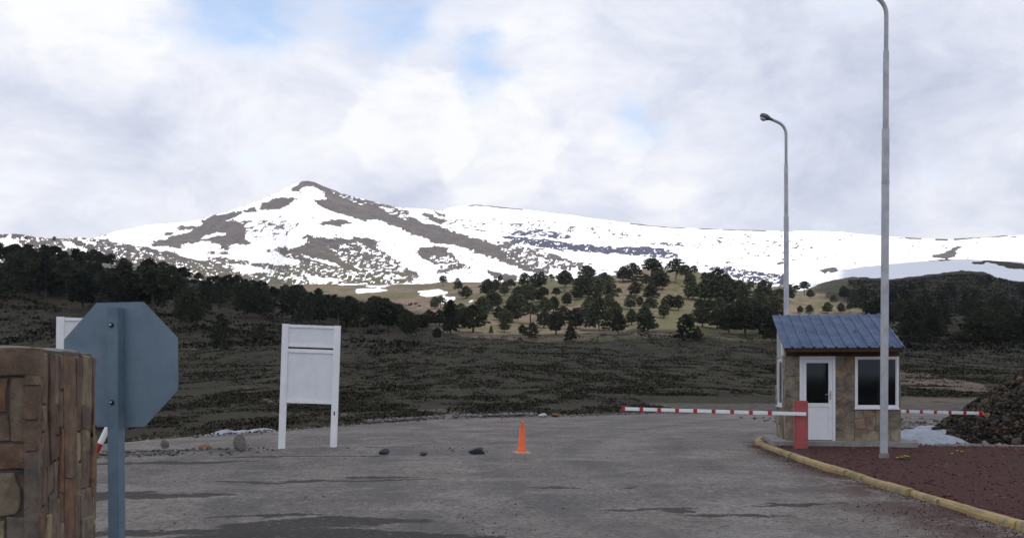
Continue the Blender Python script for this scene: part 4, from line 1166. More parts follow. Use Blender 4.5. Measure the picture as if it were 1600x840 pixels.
barrier((9.42, 27.0), (11.27, 23.6), .70, .735, 'red and white boom barrier reaching right from behind the booth', 8, True, .95, .28, R(-60))

# ------------------------------------------------------------------ lamp posts
def lamp(loc, hj, label, flip=1, lean=0.0):
    root = empty('lamp_post', loc); root.rotation_euler = (0, lean, 0)
    tag(root, label, 'lamp post', 'tall grey street lamps by the booth')
    h1, h2, h3 = hj
    MB().lathe([(.095, -.2), (.095, .05), (.082, .09), (.080, .10)], 20).build('foot', GALV_B, root, smooth=True)
    MB().tube([(0, 0, .05), (0, 0, h1), (0, 0, h1 + .03), ], [.074, .070, .060], 20).build('lower_tube', GALV, root, smooth=True)
    MB().lathe([(.076, h1 - 1.02), (.076, h1 - .98)], 20).build('band', GALV, root, smooth=True)
    MB().tube([(0, 0, h1 + .031), (0, 0, h2), (0, 0, h2 + .02)], [.056, .054, .046], 18).build('middle_tube', GALV, root, smooth=True)
    pts = [(0, 0, h2 + .021), (0, 0, h3 - .35)]
    for k in range(1, 9):
        a = k / 8 * R(68); pts.append((-(.38 - .38 * math.cos(a)), 0, h3 - .35 + .38 * math.sin(a)))
    x, _, z = pts[-1]
    pts.append((x - .16, 0, z + .07))
    MB().tube(pts, [.041] * (len(pts) - 1) + [.04], 16).build('upper_tube', GALV, root, smooth=True)
    M = Matrix.Translation((x - .16, 0, z + .07)) @ Matrix.Rotation(R(22), 4, 'Y')
    head = MB()
    head.lathe([(.02, .03), (.055, .02), (.06, -.06), (.10, -.13), (.125, -.2), (.125, -.3), (.10, -.38), (.05, -.42), (.01, -.425)], 18, M @ Matrix.Rotation(R(90), 4, 'Y') @ Matrix.Scale(.8, 4, (1, 0, 0)) @ Matrix.Scale(.85, 4))
    hd = head.build('lamp_head', LAMPGREY, root, smooth=True)
    MB().lathe([(.0, -.075), (.06, -.07), (.10, -.04), (.11, 0.0), (.0, .0)], 18, M @ Matrix.Translation((-.24, 0, -.06)) @ Matrix.Scale(.85, 4)).build('lens', LENS, hd, smooth=True)
lx, ly = (1381 - 800) * 19.0 / F, 19.0
lamp((lx, ly, .05), (6.25, 7.75, 8.80), 'tall grey lamp post in front of the booth, top out of frame', lean=R(0.32))
lamp(((1229 - 800) * 28.2 / F, 28.2, .0), (6.12, 7.6, 8.80), 'grey lamp post with lamp head rising behind the booth roof', lean=R(-0.1))

# ------------------------------------------------------------------ rocks
def scatter(name, mat, pts, sizes, label, seed, flatz=.6):
    r = np.random.default_rng(seed); n = len(pts)
    base = np.array([(1,0,0),(-1,0,0),(0,1,0),(0,-1,0),(0,0,1),(0,0,-1)], float)
    fc = np.array([(0,2,4),(2,1,4),(1,3,4),(3,0,4),(2,0,5),(1,2,5),(3,1,5),(0,3,5)])
    V = base[None] * (1 + .5 * (r.random((n, 6, 1)) - .5)) + .35 * (r.random((n, 6, 3)) - .5)
    th = r.random(n) * 6.28; c, s = np.cos(th), np.sin(th)
    V = np.stack([V[..., 0] * c[:, None] - V[..., 1] * s[:, None], V[..., 0] * s[:, None] + V[..., 1] * c[:, None], V[..., 2] * flatz], -1) * np.asarray(sizes)[:, None, None] + np.asarray(pts)[:, None, :]
    Fc = (fc[None] + 6 * np.arange(n)[:, None, None]).reshape(-1, 3)
    o = link(name, np_mesh(name, V.reshape(-1, 3), Fc, mat)); tag(o, label, kind='stuff'); return o
PEB = None
def pebble_mat(name, stops):
    m, t, b = material(name)
    isl = t.new('ShaderNodeNewGeometry').outputs['Random Per Island']
    t.put(b.inputs['Base Color'], t.cramp(isl, stops)); b.inputs['Roughness'].default_value = .95; b.inputs['Specular IOR Level'].default_value = .15
    return m
PEBG = pebble_mat('grey pebbles', [(0, (.07, .065, .062)), (.35, (.12, .112, .105)), (.75, (.18, .168, .158)), (1, (.32, .30, .28))])
PEBR = pebble_mat('scoria pebbles', [(0, (.045, .022, .02)), (.5, (.095, .042, .038)), (.85, (.14, .07, .06)), (1, (.22, .16, .14))])
PEBD = pebble_mat('dark rubble', [(0, (.016, .014, .013)), (.5, (.04, .036, .032)), (.85, (.07, .06, .048)), (1, (.16, .10, .05))])
def rock_mesh(name, mat, seed, sub=2, sq=(1, 1, 1), jag=.35, flat=True):
    rnd = random.Random(seed)
    bm = bmesh.new(); bmesh.ops.create_icosphere(bm, subdivisions=sub, radius=1)
    cuts = [(Vector((rnd.gauss(0, 1), rnd.gauss(0, 1), rnd.gauss(0, 1))).normalized(), rnd.uniform(.42, .8)) for _ in range(10)]
    for v in bm.verts:
        p = v.co.copy()
        for n_, c in cuts:
            d = p.dot(n_) - c
            if d > 0: p -= n_ * d * .9
        p *= 1 + jag * .25 * (rnd.random() - .5)
        v.co = Vector((p.x * sq[0], p.y * sq[1], p.z * sq[2]))
    me = bpy.data.meshes.new(name); bm.to_mesh(me); bm.free(); me.materials.append(mat)
    return me
def rock(px, py, wpx_, hpx, mat, label, seed, sq=(1, 1, 1), rz=0, lean=0):
    x, y = wpx(px, py); s = y / F
    me = rock_mesh('rock', mat, seed, 2, sq)
    zs = [v.co.z for v in me.vertices]; xs = [v.co.x for v in me.vertices]
    sx = wpx_ * s / (max(xs) - min(xs)); sz = hpx * s / (max(zs) - min(zs)) * 1.12
    o = link('rock', me, None, (x, y, .0 - min(zs) * sz - .1 * hpx * s), (0, lean, rz), (sx, sx * .8, sz))
    tag(o, label, 'rock')
rock(258, 700, 14, 14, ROCK_G, 'small grey pointed rock, leftmost of the roadside row', 1)
rock(321, 705, 20, 12, ROCK_O, 'small orange brown rock in the middle of the roadside row', 2)
rock(376, 706, 21, 28, ROCK_G, 'upright brown grey stone left of the white notice board', 3, (.8, .7, 1.3))
rock(600, 709, 17, 9, ROCK_B, 'dark flat stone right of the notice board', 4)
rock(662, 711, 12, 6, ROCK_B, 'tiny dark stone between the notice board and the cone', 5)
rock(747, 710, 27, 12, ROCK_B, 'dark blue grey lump on the asphalt left of the cone', 6)
rock(849, 651, 14, 6, ROCK_W, 'whitish rock at the far edge of the asphalt', 7)
rock(870, 651, 16, 6, ROCK_O, 'low tan rock at the far edge beside the whitish one', 8)
rock(700, 655, 16, 7, ROCK_G, 'grey rock on the gravel ridge behind the cone', 9)

# ------------------------------------------------------------------ rocky bank on the right
def rock_bank():
    rnd = random.Random(21)
    root = empty('rock_pile', (15.75, 25.4, 0)); tag(root, 'dark bank of broken rocks with rusty boulders at the right edge', 'rock pile')
    def h(x, y):
        q = math.hypot(x / 5.0, y / 4.0)
        return 3.1 * max(0, 1 - q) ** .85
    nx = 70; V = []; Fc = []
    for i in range(nx + 1):
        for j in range(nx + 1):
            x = -5.2 + 10.4 * i / nx; y = -4.2 + 8.4 * j / nx
            V.append((x, y, h(x, y) - .16 + .30 * float(fbm(np.array([x * 1.3]), np.array([y * 1.3]), 7, 3)[0])))
    for i in range(nx):
        for j in range(nx):
            a = i * (nx + 1) + j; Fc.append((a, a + nx + 1, a + nx + 2, a + 1))
    link('earth_core', np_mesh('earth_core', np.array(V), np.array(Fc), EARTH_D, False), root)
    protos = [rock_mesh('stone', ROCK_D, 100 + k, 1, (rnd.uniform(.8, 1.3), rnd.uniform(.7, 1.1), rnd.uniform(.55, .9))) for k in range(6)] + [rock_mesh('stone', ROCK_R, 120 + k, 1, (1.1, .9, .8)) for k in range(2)]
    n = 0
    while n < 295:
        x = rnd.uniform(-5.2, .6); y = rnd.uniform(-4.1, .6)
        hz = h(x, y)
        if hz <= 0.02 and rnd.random() < .93: continue
        if hz > 1.9: continue
        s = rnd.choice([.05, .06, .075, .09, .12, .16]) * (1 if hz > .1 else .6)
        rust = rnd.random() < (.22 if hz > 1.3 else .04)
        me = rnd.choice(protos[6:]) if rust else rnd.choice(protos[:6])
        link('stone', me, root, (x, y, hz - .1 + s * .3), (rnd.uniform(0, 6), rnd.uniform(0, 6), rnd.uniform(0, 6)), s)
        n += 1
    r = np.random.default_rng(31); x = -5.3 + 6.5 * r.random(9000); y = -4.2 + 5 * r.random(9000)
    q = np.hypot(x / 5.0, y / 4.0); hz = 3.1 * np.maximum(0, 1 - q) ** .85
    k = (hz > .01) & (hz < 2.2); x, y, hz = x[k], y[k], hz[k]
    o = scatter('rubble', PEBD, np.stack([x, y, hz - .05 + .12 * fbm(x * 1.3, y * 1.3, 7, 3)], -1), .02 + .075 * r.random(len(x)) ** 2, None, 32, .75); o.parent = root
rock_bank()

# ------------------------------------------------------------------ snow left on the ground
def snow_patch(poly, hgt, label, step, seed):
    pa = np.array(poly); lo = pa.min(0); hi = pa.max(0)
    gx = np.arange(lo[0] - step, hi[0] + 2 * step, step); gy = np.arange(lo[1] - step, hi[1] + 2 * step, step)
    GX, GY = np.meshgrid(gx, gy, indexing='ij')
    ins = inpoly(GX + .25 * fbm(GX * 1.5, GY * 1.5, seed, 3), GY + .2 * fbm(GX * 1.5, GY * 1.5, seed + 4, 3), poly).astype(float)
    t = np.clip((smooth1(smooth1(ins, 2, 0), 2, 1) - .25) * 1.6, -0.3, 1)
    base = np.where(GY < edge_y(GX), np.maximum(terrain(GX, GY), 0.0), terrain(GX, GY))
    z = base + t * hgt * (1 + .8 * fbm(GX * 2, GY * 2, seed + 8, 3))
    keep = t > -.2
    n, m = GX.shape; i, j = np.meshgrid(np.arange(n-1), np.arange(m-1), indexing='ij')
    q = keep[:-1, :-1] & keep[1:, :-1] & keep[:-1, 1:] & keep[1:, 1:]
    a = (i * m + j)[q]
    Fc = np.stack([a, a + m, a + m + 1, a + 1], -1); used = np.unique(Fc); mp = np.full(n * m, -1); mp[used] = np.arange(len(used))
    o = link('snow_patch', np_mesh('snow_patch', np.stack([GX, GY, z], -1).reshape(-1, 3)[used], mp[Fc], SNOW, True))
    tag(o, label, 'snow patch')
snow_patch([(9.3, 23.0), (9.9, 23.0), (11.0, 24.2), (12.0, 26.2), (12.9, 28.6), (12.0, 28.8), (10.6, 27.4), (9.6, 25.2)], .17, 'patch of bluish old snow between the booth and rock bank', .12, 3)
snow_patch([(-10.2, 26.0), (-8.8, 26.9), (-7.6, 28.6), (-7.2, 30.2), (-7.75, 30.1), (-8.4, 28.2), (-9.4, 27.0)], .22, 'thin strip of snow in the ditch behind the roadside stones', .12, 13)

# ------------------------------------------------------------------ yellow flowers in the bed
def flower(px, py, n, h, label, seed):
    rnd = random.Random(seed); x, y = wpx(px, py, .06)
    root = empty('flowering_weed', (x, y, float(bed_h(np.array([x]), np.array([y]))[0]) - .01)); tag(root, label, 'plant', 'yellow flowering weeds in the red gravel')
    lv = MB()
    for k in range(8 * n):
        a = rnd.uniform(0, 6.28); l = rnd.uniform(.06, .14) * (1 if n > 2 else .6); c, s = math.cos(a), math.sin(a)
        lv.tube([(0, 0, 0), (c * l * .5, s * l * .5, l * .35), (c * l, s * l, l * .15)], [.006, .012, .002], 4)
    lv.build('leaves', GREEN, root)
    for k in range(n):
        a = rnd.uniform(0, 6.28); r = rnd.uniform(.02, .17) * (1 if n > 2 else .3); p = (math.cos(a) * r, math.sin(a) * r * .6, h * rnd.uniform(.7, 1.1))
        st_ = MB().tube([(0, 0, 0), (p[0] * .7, p[1] * .7, p[2] * .6), p], [.004, .004, .003], 5).build('stem', GREEN, root)
        MB().lathe([(.004, -.006), (.028, .006), (.03, .012), (.01, .016), (.002, .014)], 10, Matrix.Translation(p)).build('flower', PETAL, st_)
flower(1414, 716, 5, .07, 'yellow flowering weed in red gravel right of the lamp post foot', 1)
flower(1485, 713, 1, .08, 'tiny yellow flower in the red gravel, left of the two farther ones', 2)
flower(1499, 709, 2, .08, 'tiny pair of yellow flowers in the red gravel, rightmost', 3)

# ------------------------------------------------------------------ loose gravel (uncountable)
def lot_pts(n, fx, seed):
    r = np.random.default_rng(seed); return fx(r, n)
def gravel():
    r = np.random.default_rng(4); pts = []; sz = []
    # all over the asphalt, denser further from the wheel tracks
    n = 9000; y = 8 + 34 * r.random(n) ** 1.4; x = (r.random(n) * 2200 - 1100) / F * y
    k = (y < edge_y(x) - .2) & (x < 5.1) & (fbm(x / 2, y / 2, 66, 3) > -.15)
    x, y = x[k], y[k]; pts.append(np.stack([x, y, np.full(len(x), .012)], -1)); sz.append(.005 + .013 * r.random(len(x)) ** 3)
    # graded ridge on the left
    n = 3600; x = -10.5 + 10 * r.random(n); gy = np.interp(x, [-10, -7.5, -5.0, -2.5, 0], [19.2, 20.6, 21.6, 21.8, 21.0])
    y = gy + r.normal(0, .42, n); k = r.random(n) < np.clip((-4.9 - x) / 2.5, .015, .9)
    x, y, g = x[k], y[k], gy[k]; pts.append(np.stack([x, y, .02 + .05 * np.exp(-((y - g) / .45) ** 2)], -1)); sz.append(.012 + .045 * r.random(len(x)) ** 3)
    # rim of the lot
    n = 3800; x = -12 + 34 * r.random(n); y = edge_y(x) + r.normal(-.3, .55, n)
    zz = np.where(y < edge_y(x), .02, terrain(x, y)); pts.append(np.stack([x, y, zz + .01], -1)); sz.append(.012 + .055 * r.random(n) ** 3)
    n = 1300; x = -5 + 6 * r.random(n); y = np.interp(x, [-4.6, -2.5, 0, 4], [34.2, 38.2, 40.0, 41.4]) + r.normal(0, .5, n)
    pts.append(np.stack([x, y, np.full(n, .09)], -1)); sz.append(.02 + .085 * r.random(n) ** 3)
    # rough ground right of the booth
    n = 1500; x = 8.8 + 7 * r.random(n); y = 22.6 + 16 * r.random(n) ** 1.5; pts.append(np.stack([x, y, np.maximum(terrain(x, y), 0.0) + .02], -1)); sz.append(.02 + .09 * r.random(n) ** 3)
    scatter('loose_gravel', PEBG, np.concatenate(pts), np.concatenate(sz), 'loose grey gravel strewn over the asphalt and its edges', 5)
    n = 9000; y = 8.5 + 16.5 * r.random(n) ** 1.3; x = 5.3 + 9 * r.random(n)
    k = inpoly(x - .1, y, BED) & ~((x > 5.9) & (x < 8.9) & (y > 22.0) & (y < 24.9))
    x, y = x[k], y[k]; P1 = np.stack([x, y, bed_h(x, y) + .004], -1); s1 = .007 + .03 * r.random(len(x)) ** 3
    n = 3500; y = 8 + 15 * r.random(n) ** 1.5; kx = np.interp(y, [0, 10, 13, 17, 19.2, 22, 24.4], [5.2, 5.3, 5.28, 5.33, 5.42, 5.6, 5.85]); x = kx - .02 - np.abs(r.normal(0, .55, n)) * np.interp(y, [8, 14, 20], [1.5, .9, .3])
    P2 = np.stack([x, y, np.full(n, .012)], -1); s2 = .004 + .012 * r.random(n) ** 3
    scatter('scoria_gravel', PEBR, np.concatenate([P1, P2]), np.concatenate([s1, s2]), 'loose dark red scoria in the bed and spilled over the kerb', 6)
gravel()

# ------------------------------------------------------------------ low heath shrubs (uncountable)
def tufts(name, mat, x, y, z, s, seed, label, blades=7, tall=1.0):
    r = np.random.default_rng(seed); n = len(x)
    a = r.random((n, blades)) * 6.283; lean = .35 + .75 * r.random((n, blades)); ln = (.55 + .6 * r.random((n, blades))) * s[:, None]; wd = .28 * ln
    ox = (r.random((n, blades)) - .5) * s[:, None] * 1.5; oy = (r.random((n, blades)) - .5) * s[:, None] * 1.5
    ca, sa = np.cos(a), np.sin(a)
    bx_ = x[:, None] + ox; by_ = y[:, None] + oy; bz = np.repeat(z[:, None], blades, 1) - .04 * s[:, None]
    tx = bx_ + ca * np.sin(lean) * ln; ty = by_ + sa * np.sin(lean) * ln; tz = bz + np.cos(lean) * ln * tall
    mx, my, mz = (bx_ * .45 + tx * .55), (by_ * .45 + ty * .55), bz * .4 + tz * .6
    A = np.stack([bx_, by_, bz], -1); T_ = np.stack([tx, ty, tz], -1)
    L_ = np.stack([mx - sa * wd, my + ca * wd, mz + .1 * wd], -1); R_ = np.stack([mx + sa * wd, my - ca * wd, mz + .1 * wd], -1)
    V = np.stack([A, R_, T_, L_], -2).reshape(-1, 3)
    Fc = np.arange(len(V)).reshape(-1, 4)
    o = link(name, np_mesh(name, V, Fc, mat)); tag(o, label, kind='stuff'); return o
SHRUB_SHADE = leaf_mat('hillside scrub in shade tone', (0.012, 0.013, 0.009), (0.030, 0.030, 0.018), 0.1)  # darker than the heath shrubs: hillside shade put into the foliage colour
def heath():
    r = np.random.default_rng(8)
    n = 130000; d = np.exp(math.log(26) + r.random(n) ** .75 * (math.log(300) - math.log(26))); c = -80 + 1760 * r.random(n)
    x = (c - 800) * d / F; y = d
    e = y - edge_y(x)
    clump = .7 * fbm(x / 2.2, y / 7, 44, 4) + .35 * fbm(x / 14, y / 40, 45, 3) + .35 * (r.random(n) - .5)
    k = (e > 1.2 + .8 * fbm(x / 2, y / 2, 1, 2)) & (clump > -.10) & ~((x > 8) & (y < 70))
    x, y, d, clump = x[k], y[k], d[k], clump[k]
    s = (.10 + .30 * np.clip(clump + .1, 0, .8)) * (.7 + .6 * r.random(len(x))) * np.interp(d, [26, 60, 150, 300], [.55, .9, 1.3, 1.8])
    tufts('heath_shrubs', SHRUB, x, y, terrain(x, y), s, 9, 'low dark heath shrubs covering the slope beyond the asphalt', 6, .8)
    n = 30000; d = 200 + 320 * r.random(n) ** .8; c = np.where(r.random(n) < .72, -80 + 740 * r.random(n) ** .9, 1380 + 300 * r.random(n)); x = (c - 800) * d / F; d = d + 60 * fbm(x / 25, d / 25, 47, 3); x = (c - 800) * d / F  # extra scrub added to darken the shaded left and right slopes
    n2 = 22000; d2 = 480 + 500 * r.random(n2); c2 = 1325 + 350 * r.random(n2); x2 = (c2 - 800) * d2 / F
    yy = HOR - (terrain(x2, d2) - EYE) * F / d2
    k2 = yy > np.interp(c2, [1325, 1395, 1440, 1505, 1540, 1600, 1680], [437, 439, 434, 427, 430, 443, 446]); x2, d2 = x2[k2], d2[k2]
    k = (fbm(x / 8, d / 22, 46, 3) + .5 * (r.random(n) - .5) > -.02 + np.clip((c - 560) / 300, 0, .5) * (c < 900)); x, d = np.concatenate([x[k], x2]), np.concatenate([d[k], d2])
    tufts('shade_shrubs', SHRUB_SHADE, x, d, terrain(x, d), (.5 + .9 * r.random(len(x)) ** 2) * np.where(d > 480, 1.15, 1), 12, 'dark low scrub added between the trees to deepen the hillside shade', 6, .9)
    n = 5000; x = -14 + 18 * r.random(n); y = edge_y(x) + .3 + 3.2 * r.random(n) ** 1.3
    k = (fbm(x / 1.5, y / 1.5, 3, 3) > -.1) & (x < 2)
    x, y = x[k], y[k]
    tufts('verge_grass', GRASSM, x, y, terrain(x, y), .05 + .08 * r.random(len(x)), 10, 'short greenish grass along the edge of the asphalt', 6, 1.2)
heath()

# ------------------------------------------------------------------ araucaria trees
def tree_proto(seed, kind):
    """10 m tall; returns trunk mesh and crown mesh"""
    r = random.Random(seed)
    trunk = MB()
    bend = (r.uniform(-.25, .25), r.uniform(-.25, .25))
    top = 9.2 if kind == 'umbrella' else 8.6
    pts = [(bend[0] * math.sin(t * 3), bend[1] * math.sin(t * 2.5), -.6 + (top + .6) * t) for t in [k / 7 for k in range(8)]]
    trunk.tube(pts, [.34 - .28 * k / 7 for k in range(8)], 7)
    tips = []
    if kind == 'umbrella': z0, z1, rmax, nb = r.uniform(4.2, 5.4), 9.6, r.uniform(3.3, 4.0), 38
    elif kind == 'round': z0, z1, rmax, nb = r.uniform(1.0, 2.2), 9.4, r.uniform(3.3, 4.0), 58
    elif kind == 'bush': z0, z1, rmax, nb = .6, 9.0, r.uniform(4.6, 5.8), 54
    else: z0, z1, rmax, nb = r.uniform(1.0, 2.0), 9.6, r.uniform(2.0, 2.6), 60
    V = []; Fc = []
    lumps = [(r.uniform(0, 6.28), r.uniform(z0, z1), r.uniform(-.3, .35)) for _ in range(7)]
    for b in range(nb):
        t = (b + r.random()) / nb
        z = z0 + (z1 - z0) * t
        if kind == 'umbrella': rad = rmax * (math.sin(math.pi * min(1, .28 + .72 * t)) ** .55); droop = r.uniform(-.15, .45) - .3 * t
        elif kind == 'round': rad = rmax * (max(0.05, 1 - abs(2 * t - .85) ** 2.3 * .75)) ** .7; droop = r.uniform(-.1, .3)
        elif kind == 'bush': rad = rmax * (1 - t ** 2.2) ** .6 * r.uniform(.75, 1.05); droop = r.uniform(-.25, .15)
        else: rad = rmax * (1.05 - t) ** .6; droop = r.uniform(-.05, .35)
        az = b * 2.399 + r.uniform(-.3, .3)
        for la, lz, lw in lumps:
            da = math.cos(az - la); rad *= 1 + lw * max(0, da) ** 2 * math.exp(-((z - lz) / 1.6) ** 2)
        rad *= r.uniform(.76, 1.06)
        if t > .93: rad = max(rad, .5)
        e = Vector((math.cos(az) * rad, math.sin(az) * rad, z - droop * rad * .6 + (.25 if t > .9 else 0)))
        s = Vector((0, 0, z - .15 + .1 * rad * (1 if kind == 'umbrella' else .3)))
        if b % 3 == 0: trunk.tube([s, s.lerp(e, .55) + Vector((0, 0, .18)), e], [.07, .05, .02], 4)
        m = int(11 + rad * 7.0)
        for k in range(m):
            f = 1 - (r.random() ** 1.5) * .75
            c = s.lerp(e, f) + Vector((0, 0, .22 * math.sin(math.pi * f)))
            sc = r.uniform(.42, .78)
            c += Vector((r.gauss(0, .27), r.gauss(0, .27), r.gauss(0, .20)))
            for q in range(3):
                d = Vector((r.gauss(0, 1) + math.cos(az) * .6, r.gauss(0, 1) + math.sin(az) * .6, r.gauss(0, .7) + .25)).normalized()
                w_ = d.cross(Vector((r.gauss(0, 1), r.gauss(0, 1), r.gauss(0, 1)))).normalized() * sc * .3
                i0 = len(V)
                V += [c - d * sc * .5, c + w_, c + d * sc * .6, c - w_]; Fc.append((i0, i0 + 1, i0 + 2, i0 + 3))
    tr = trunk
    bmesh.ops.recalc_face_normals(tr.bm, faces=tr.bm.faces)
    tm = bpy.data.meshes.new('trunk'); tr.bm.to_mesh(tm); tr.bm.free(); tm.materials.append(BARK)
    cm = np_mesh('crown', np.array([tuple(v) for v in V]), np.array(Fc), LEAF)
    return tm, cm
PROTO = {k: [tree_proto(10 * i + j, k) for j in range(n)] for i, (k, n) in enumerate((('umbrella', 4), ('round', 5), ('bush', 3), ('cone', 3)))}
TREES = [0]; ZONES = {}
def tree(px, py, hpx, kind, label, group, rnd, wide=1.0, pos=None):
    x, y, z = pos if pos else ground_at(px, py)
    tm, cm = rnd.choice(PROTO[kind])
    s = hpx * y / F / 9.8
    root = empty('araucaria_tree', (x, y, z)); root.rotation_euler = (0, 0, rnd.uniform(0, 6.28)); ww = s * wide
    root.scale = (ww, ww, s)
    tag(root, label, 'tree', group)
    if label.startswith('@'): ZONES.setdefault((label[1:], 1), []).append((x / y, root))
    link('trunk', tm, root); link('crown', cm, root)
    TREES[0] += 1
def forest():
    rnd = random.Random(77)
    # individually placed, read off the photograph (window origin 640,400, 2.667 x)
    K = {'u': 'umbrella', 'r': 'round', 'b': 'bush', 'c': 'cone'}
    L = """140,128,45,u 200,120,30,b 235,178,52,r 325,168,72,r 378,114,32,u 350,208,60,r 395,165,58,r 480,152,78,u 515,158,42,c 460,208,60,r 590,106,30,u 645,152,82,u 735,122,78,u 810,158,88,r 745,174,52,r
    890,105,62,r 930,105,78,b 1010,104,90,u 1055,142,74,r 1110,114,98,u 1150,106,66,u 1185,90,48,u 940,168,58,r 1010,172,52,r 870,168,34,u 700,184,52,r 105,222,52,r 130,218,48,u 80,292,66,r 125,292,66,r 220,302,92,r 340,322,30,c 370,268,58,r 395,318,50,r 420,278,84,r
    470,328,42,r 505,284,84,u 565,244,72,r 600,234,64,r 655,208,54,r 700,292,74,r 750,254,84,r 830,224,64,r 925,288,64,r 920,224,62,r 1000,248,72,u 1060,258,64,r 1120,228,64,r 1080,224,62,r
    1180,184,76,r 1230,194,96,r 1290,199,116,r 1340,194,96,r 1390,204,86,r 1220,294,84,r 1280,304,84,r 1330,324,112,r 1400,328,124,r 1460,324,112,r 1510,362,134,r 1550,344,104,r 1450,204,66,u 1500,209,64,u 1540,204,66,u 1210,228,48,r 1290,234,64,r 1350,264,74,r 1440,234,66,r 1500,254,64,r
    560,300,70,r 640,280,70,r 300,230,46,r 180,250,50,u 540,190,50,r 610,180,46,u 780,200,50,r 860,250,60,r 960,210,40,r 1250,240,60,r 1170,300,60,r 1390,270,80,r 1480,290,80,r 1420,150,44,u 1375,160,60,r 1320,150,70,u 1260,140,66,u 1230,120,50,u"""
    names = {'u': 'umbrella topped', 'r': 'round crowned', 'b': 'bushy', 'c': 'slender'}
    for it in L.split():
        a, b, h, k = it.split(','); px = 640 + float(a) / 2.667; py = 400 + float(b) / 2.667
        zone = 'on the crest of' if float(b) < 125 else ('halfway up' if float(b) < 190 else 'low on' if float(b) < 260 else 'at the foot of')
        tree(px, py, float(h) / 2.667 * 1.02, K[k], f'@{names[k]} araucaria {zone} the sunlit hill', 'araucarias on the sunlit hill', rnd, rnd.uniform(1.05, 1.35))
    for a, b, h, k, wd, lab in [(170, 323, 132, 'c', 1.0, 'tall dark araucaria at the left foot of the sunlit hill'), (265, 318, 112, 'r', 1.3, 'large dark round araucaria at the left foot of the sunlit hill'),
                          (512, 342, 66, 'b', 1.0, 'low dark bushy araucaria at hill foot, above the cone'), (610, 328, 94, 'r', 1.25, 'tall dark araucaria at hill foot, left of a wide low one'), (670, 352, 66, 'b', 1.0, 'wide low dark araucaria standing out on the heath edge below centre hill'),
                          (790, 308, 132, 'b', .85, 'biggest dark spreading araucaria in the middle of the hill foot'), (870, 328, 92, 'r', .9, 'dark upright araucaria right of the biggest spreading one'), (990, 314, 84, 'b', .95, 'wide dark araucaria left of the bare tan clearing'),
                          (1150, 354, 112, 'b', .8, 'dark bushy araucaria alone in front of the tan clearing'), (1200, 354, 60, 'b', .8, 'low dark araucaria touching the lone bushy one on its right')]:
        tree(640 + a / 2.667, 400 + b / 2.667, h / 2.667 * 1.04, K[k], lab, 'araucarias on the sunlit hill', rnd, wd)
    n = 0; tries = 0
    while n < 48 and tries < 3000:
        tries += 1
        px = rnd.uniform(690, 1230); crest = np.interp(px, [690, 800, 900, 1000, 1060, 1150, 1230], [452, 446, 432, 422, 424, 442, 462]); py = crest + 8 + (522 - crest - 8) * rnd.random()
        if 1020 < px < 1130 and py > 490: continue
        if 930 < px < 1000 and 430 < py < 465 and rnd.random() < .8: continue
        p = ground_at(px, py); h = rnd.uniform(5.5, 9.0) * F / p[1]; f = (py - crest) / (522 - crest)
        tree(px, py, h, rnd.choice(['round', 'round', 'round', 'umbrella']), '@smaller araucaria among the larger ones ' + ('high on' if f < .35 else 'halfway up' if f < .65 else 'low on') + ' the sunlit hill', 'araucarias on the sunlit hill', rnd, rnd.uniform(1.1, 1.4), p); n += 1
    # lone ones on the dark heath
    tree(345, 548, 60, 'bush', 'lone dark bushy araucaria on the heath right of the octagonal sign', 'lone araucarias on the dark heath', rnd, .72)
    tree(407, 532, 29, 'bush', 'small low araucaria on the heath left of the notice board', 'lone araucarias on the dark heath', rnd, .9)
    tree(296, 512, 62, 'round', 'dark araucaria just above the right corner of the octagonal sign', 'lone araucarias on the dark heath', rnd, 1.1)
    tree(640, 527, 40, 'round', 'dark round araucaria at the right end of the left wood, on the heath edge', 'lone araucarias on the dark heath', rnd, 1.2)
    tree(683, 530, 18, 'round', 'very small araucaria below the left foot of the sunlit hill', 'lone araucarias on the dark heath', rnd, 1.2)
    # beside and behind the booth roof, in the sun
    for px, py, h, k in [(1250,490,12,'r'),(1265,490,14,'r'),(1293,490,18,'r'),(1314,489,16,'r'),(1328,489,14,'u'),(1348,489,16,'u'),(1257,462,22,'u'),(1244,460,14,'u'),(1266,466,14,'r'),(1232,470,26,'r')]:
        tree(px, py, h, K[k], '@small araucaria on the pale grass above the booth roof', 'small araucarias above the booth roof', rnd, 1.2)
    # left wood: dense, in cloud shade
    n = 0; tries = 0; used = []
    while n < 100 and tries < 4000:
        tries += 1
        px = rnd.uniform(-40, 665); lo = np.interp(px, [0, 100, 200, 270, 330, 400, 500, 600, 665], [410, 413, 424, 434, 446, 455, 471, 494, 512]); tl = np.interp(px, [0, 50, 90, 112, 158, 195, 240, 270, 320, 375, 400, 430, 470, 500, 555, 600, 640, 665], [379, 385, 382, 388, 394, 406, 403, 412, 428, 428, 438, 442, 445, 455, 463, 466, 486, 494]) + rnd.uniform(-3, 8); hi = np.interp(px, [0, 150, 300, 500, 665], [500, 497, 494, 508, 522])
        py = lo + (hi - lo) * rnd.random() ** 1.25
        if any(abs(px - a) < 9 and abs(py - b) < 5 for a, b in used): continue
        used.append((px, py))
        p = ground_at(px, py); h = min(rnd.uniform(10.0, 15.0) * F / p[1], max(py - tl, 12))
        crest = py < lo + 14
        if px < 120 and py > 470: continue
        k = rnd.choice(['umbrella', 'umbrella', 'round'] if crest else ['round', 'round', 'cone', 'umbrella', 'bush'])
        if k == 'bush': h *= .75
        w_ = rnd.uniform(1.05, 1.4)
        lab = '@dark araucaria on the crest of the shaded left wood' if crest else '@dark araucaria in the upper part of the shaded left wood' if py < lo + .5 * (hi - lo) else '@dark araucaria along the lower edge of the shaded left wood'
        tree(px, py, h, k, lab, 'araucarias in the shaded left wood', rnd, w_, p); n += 1
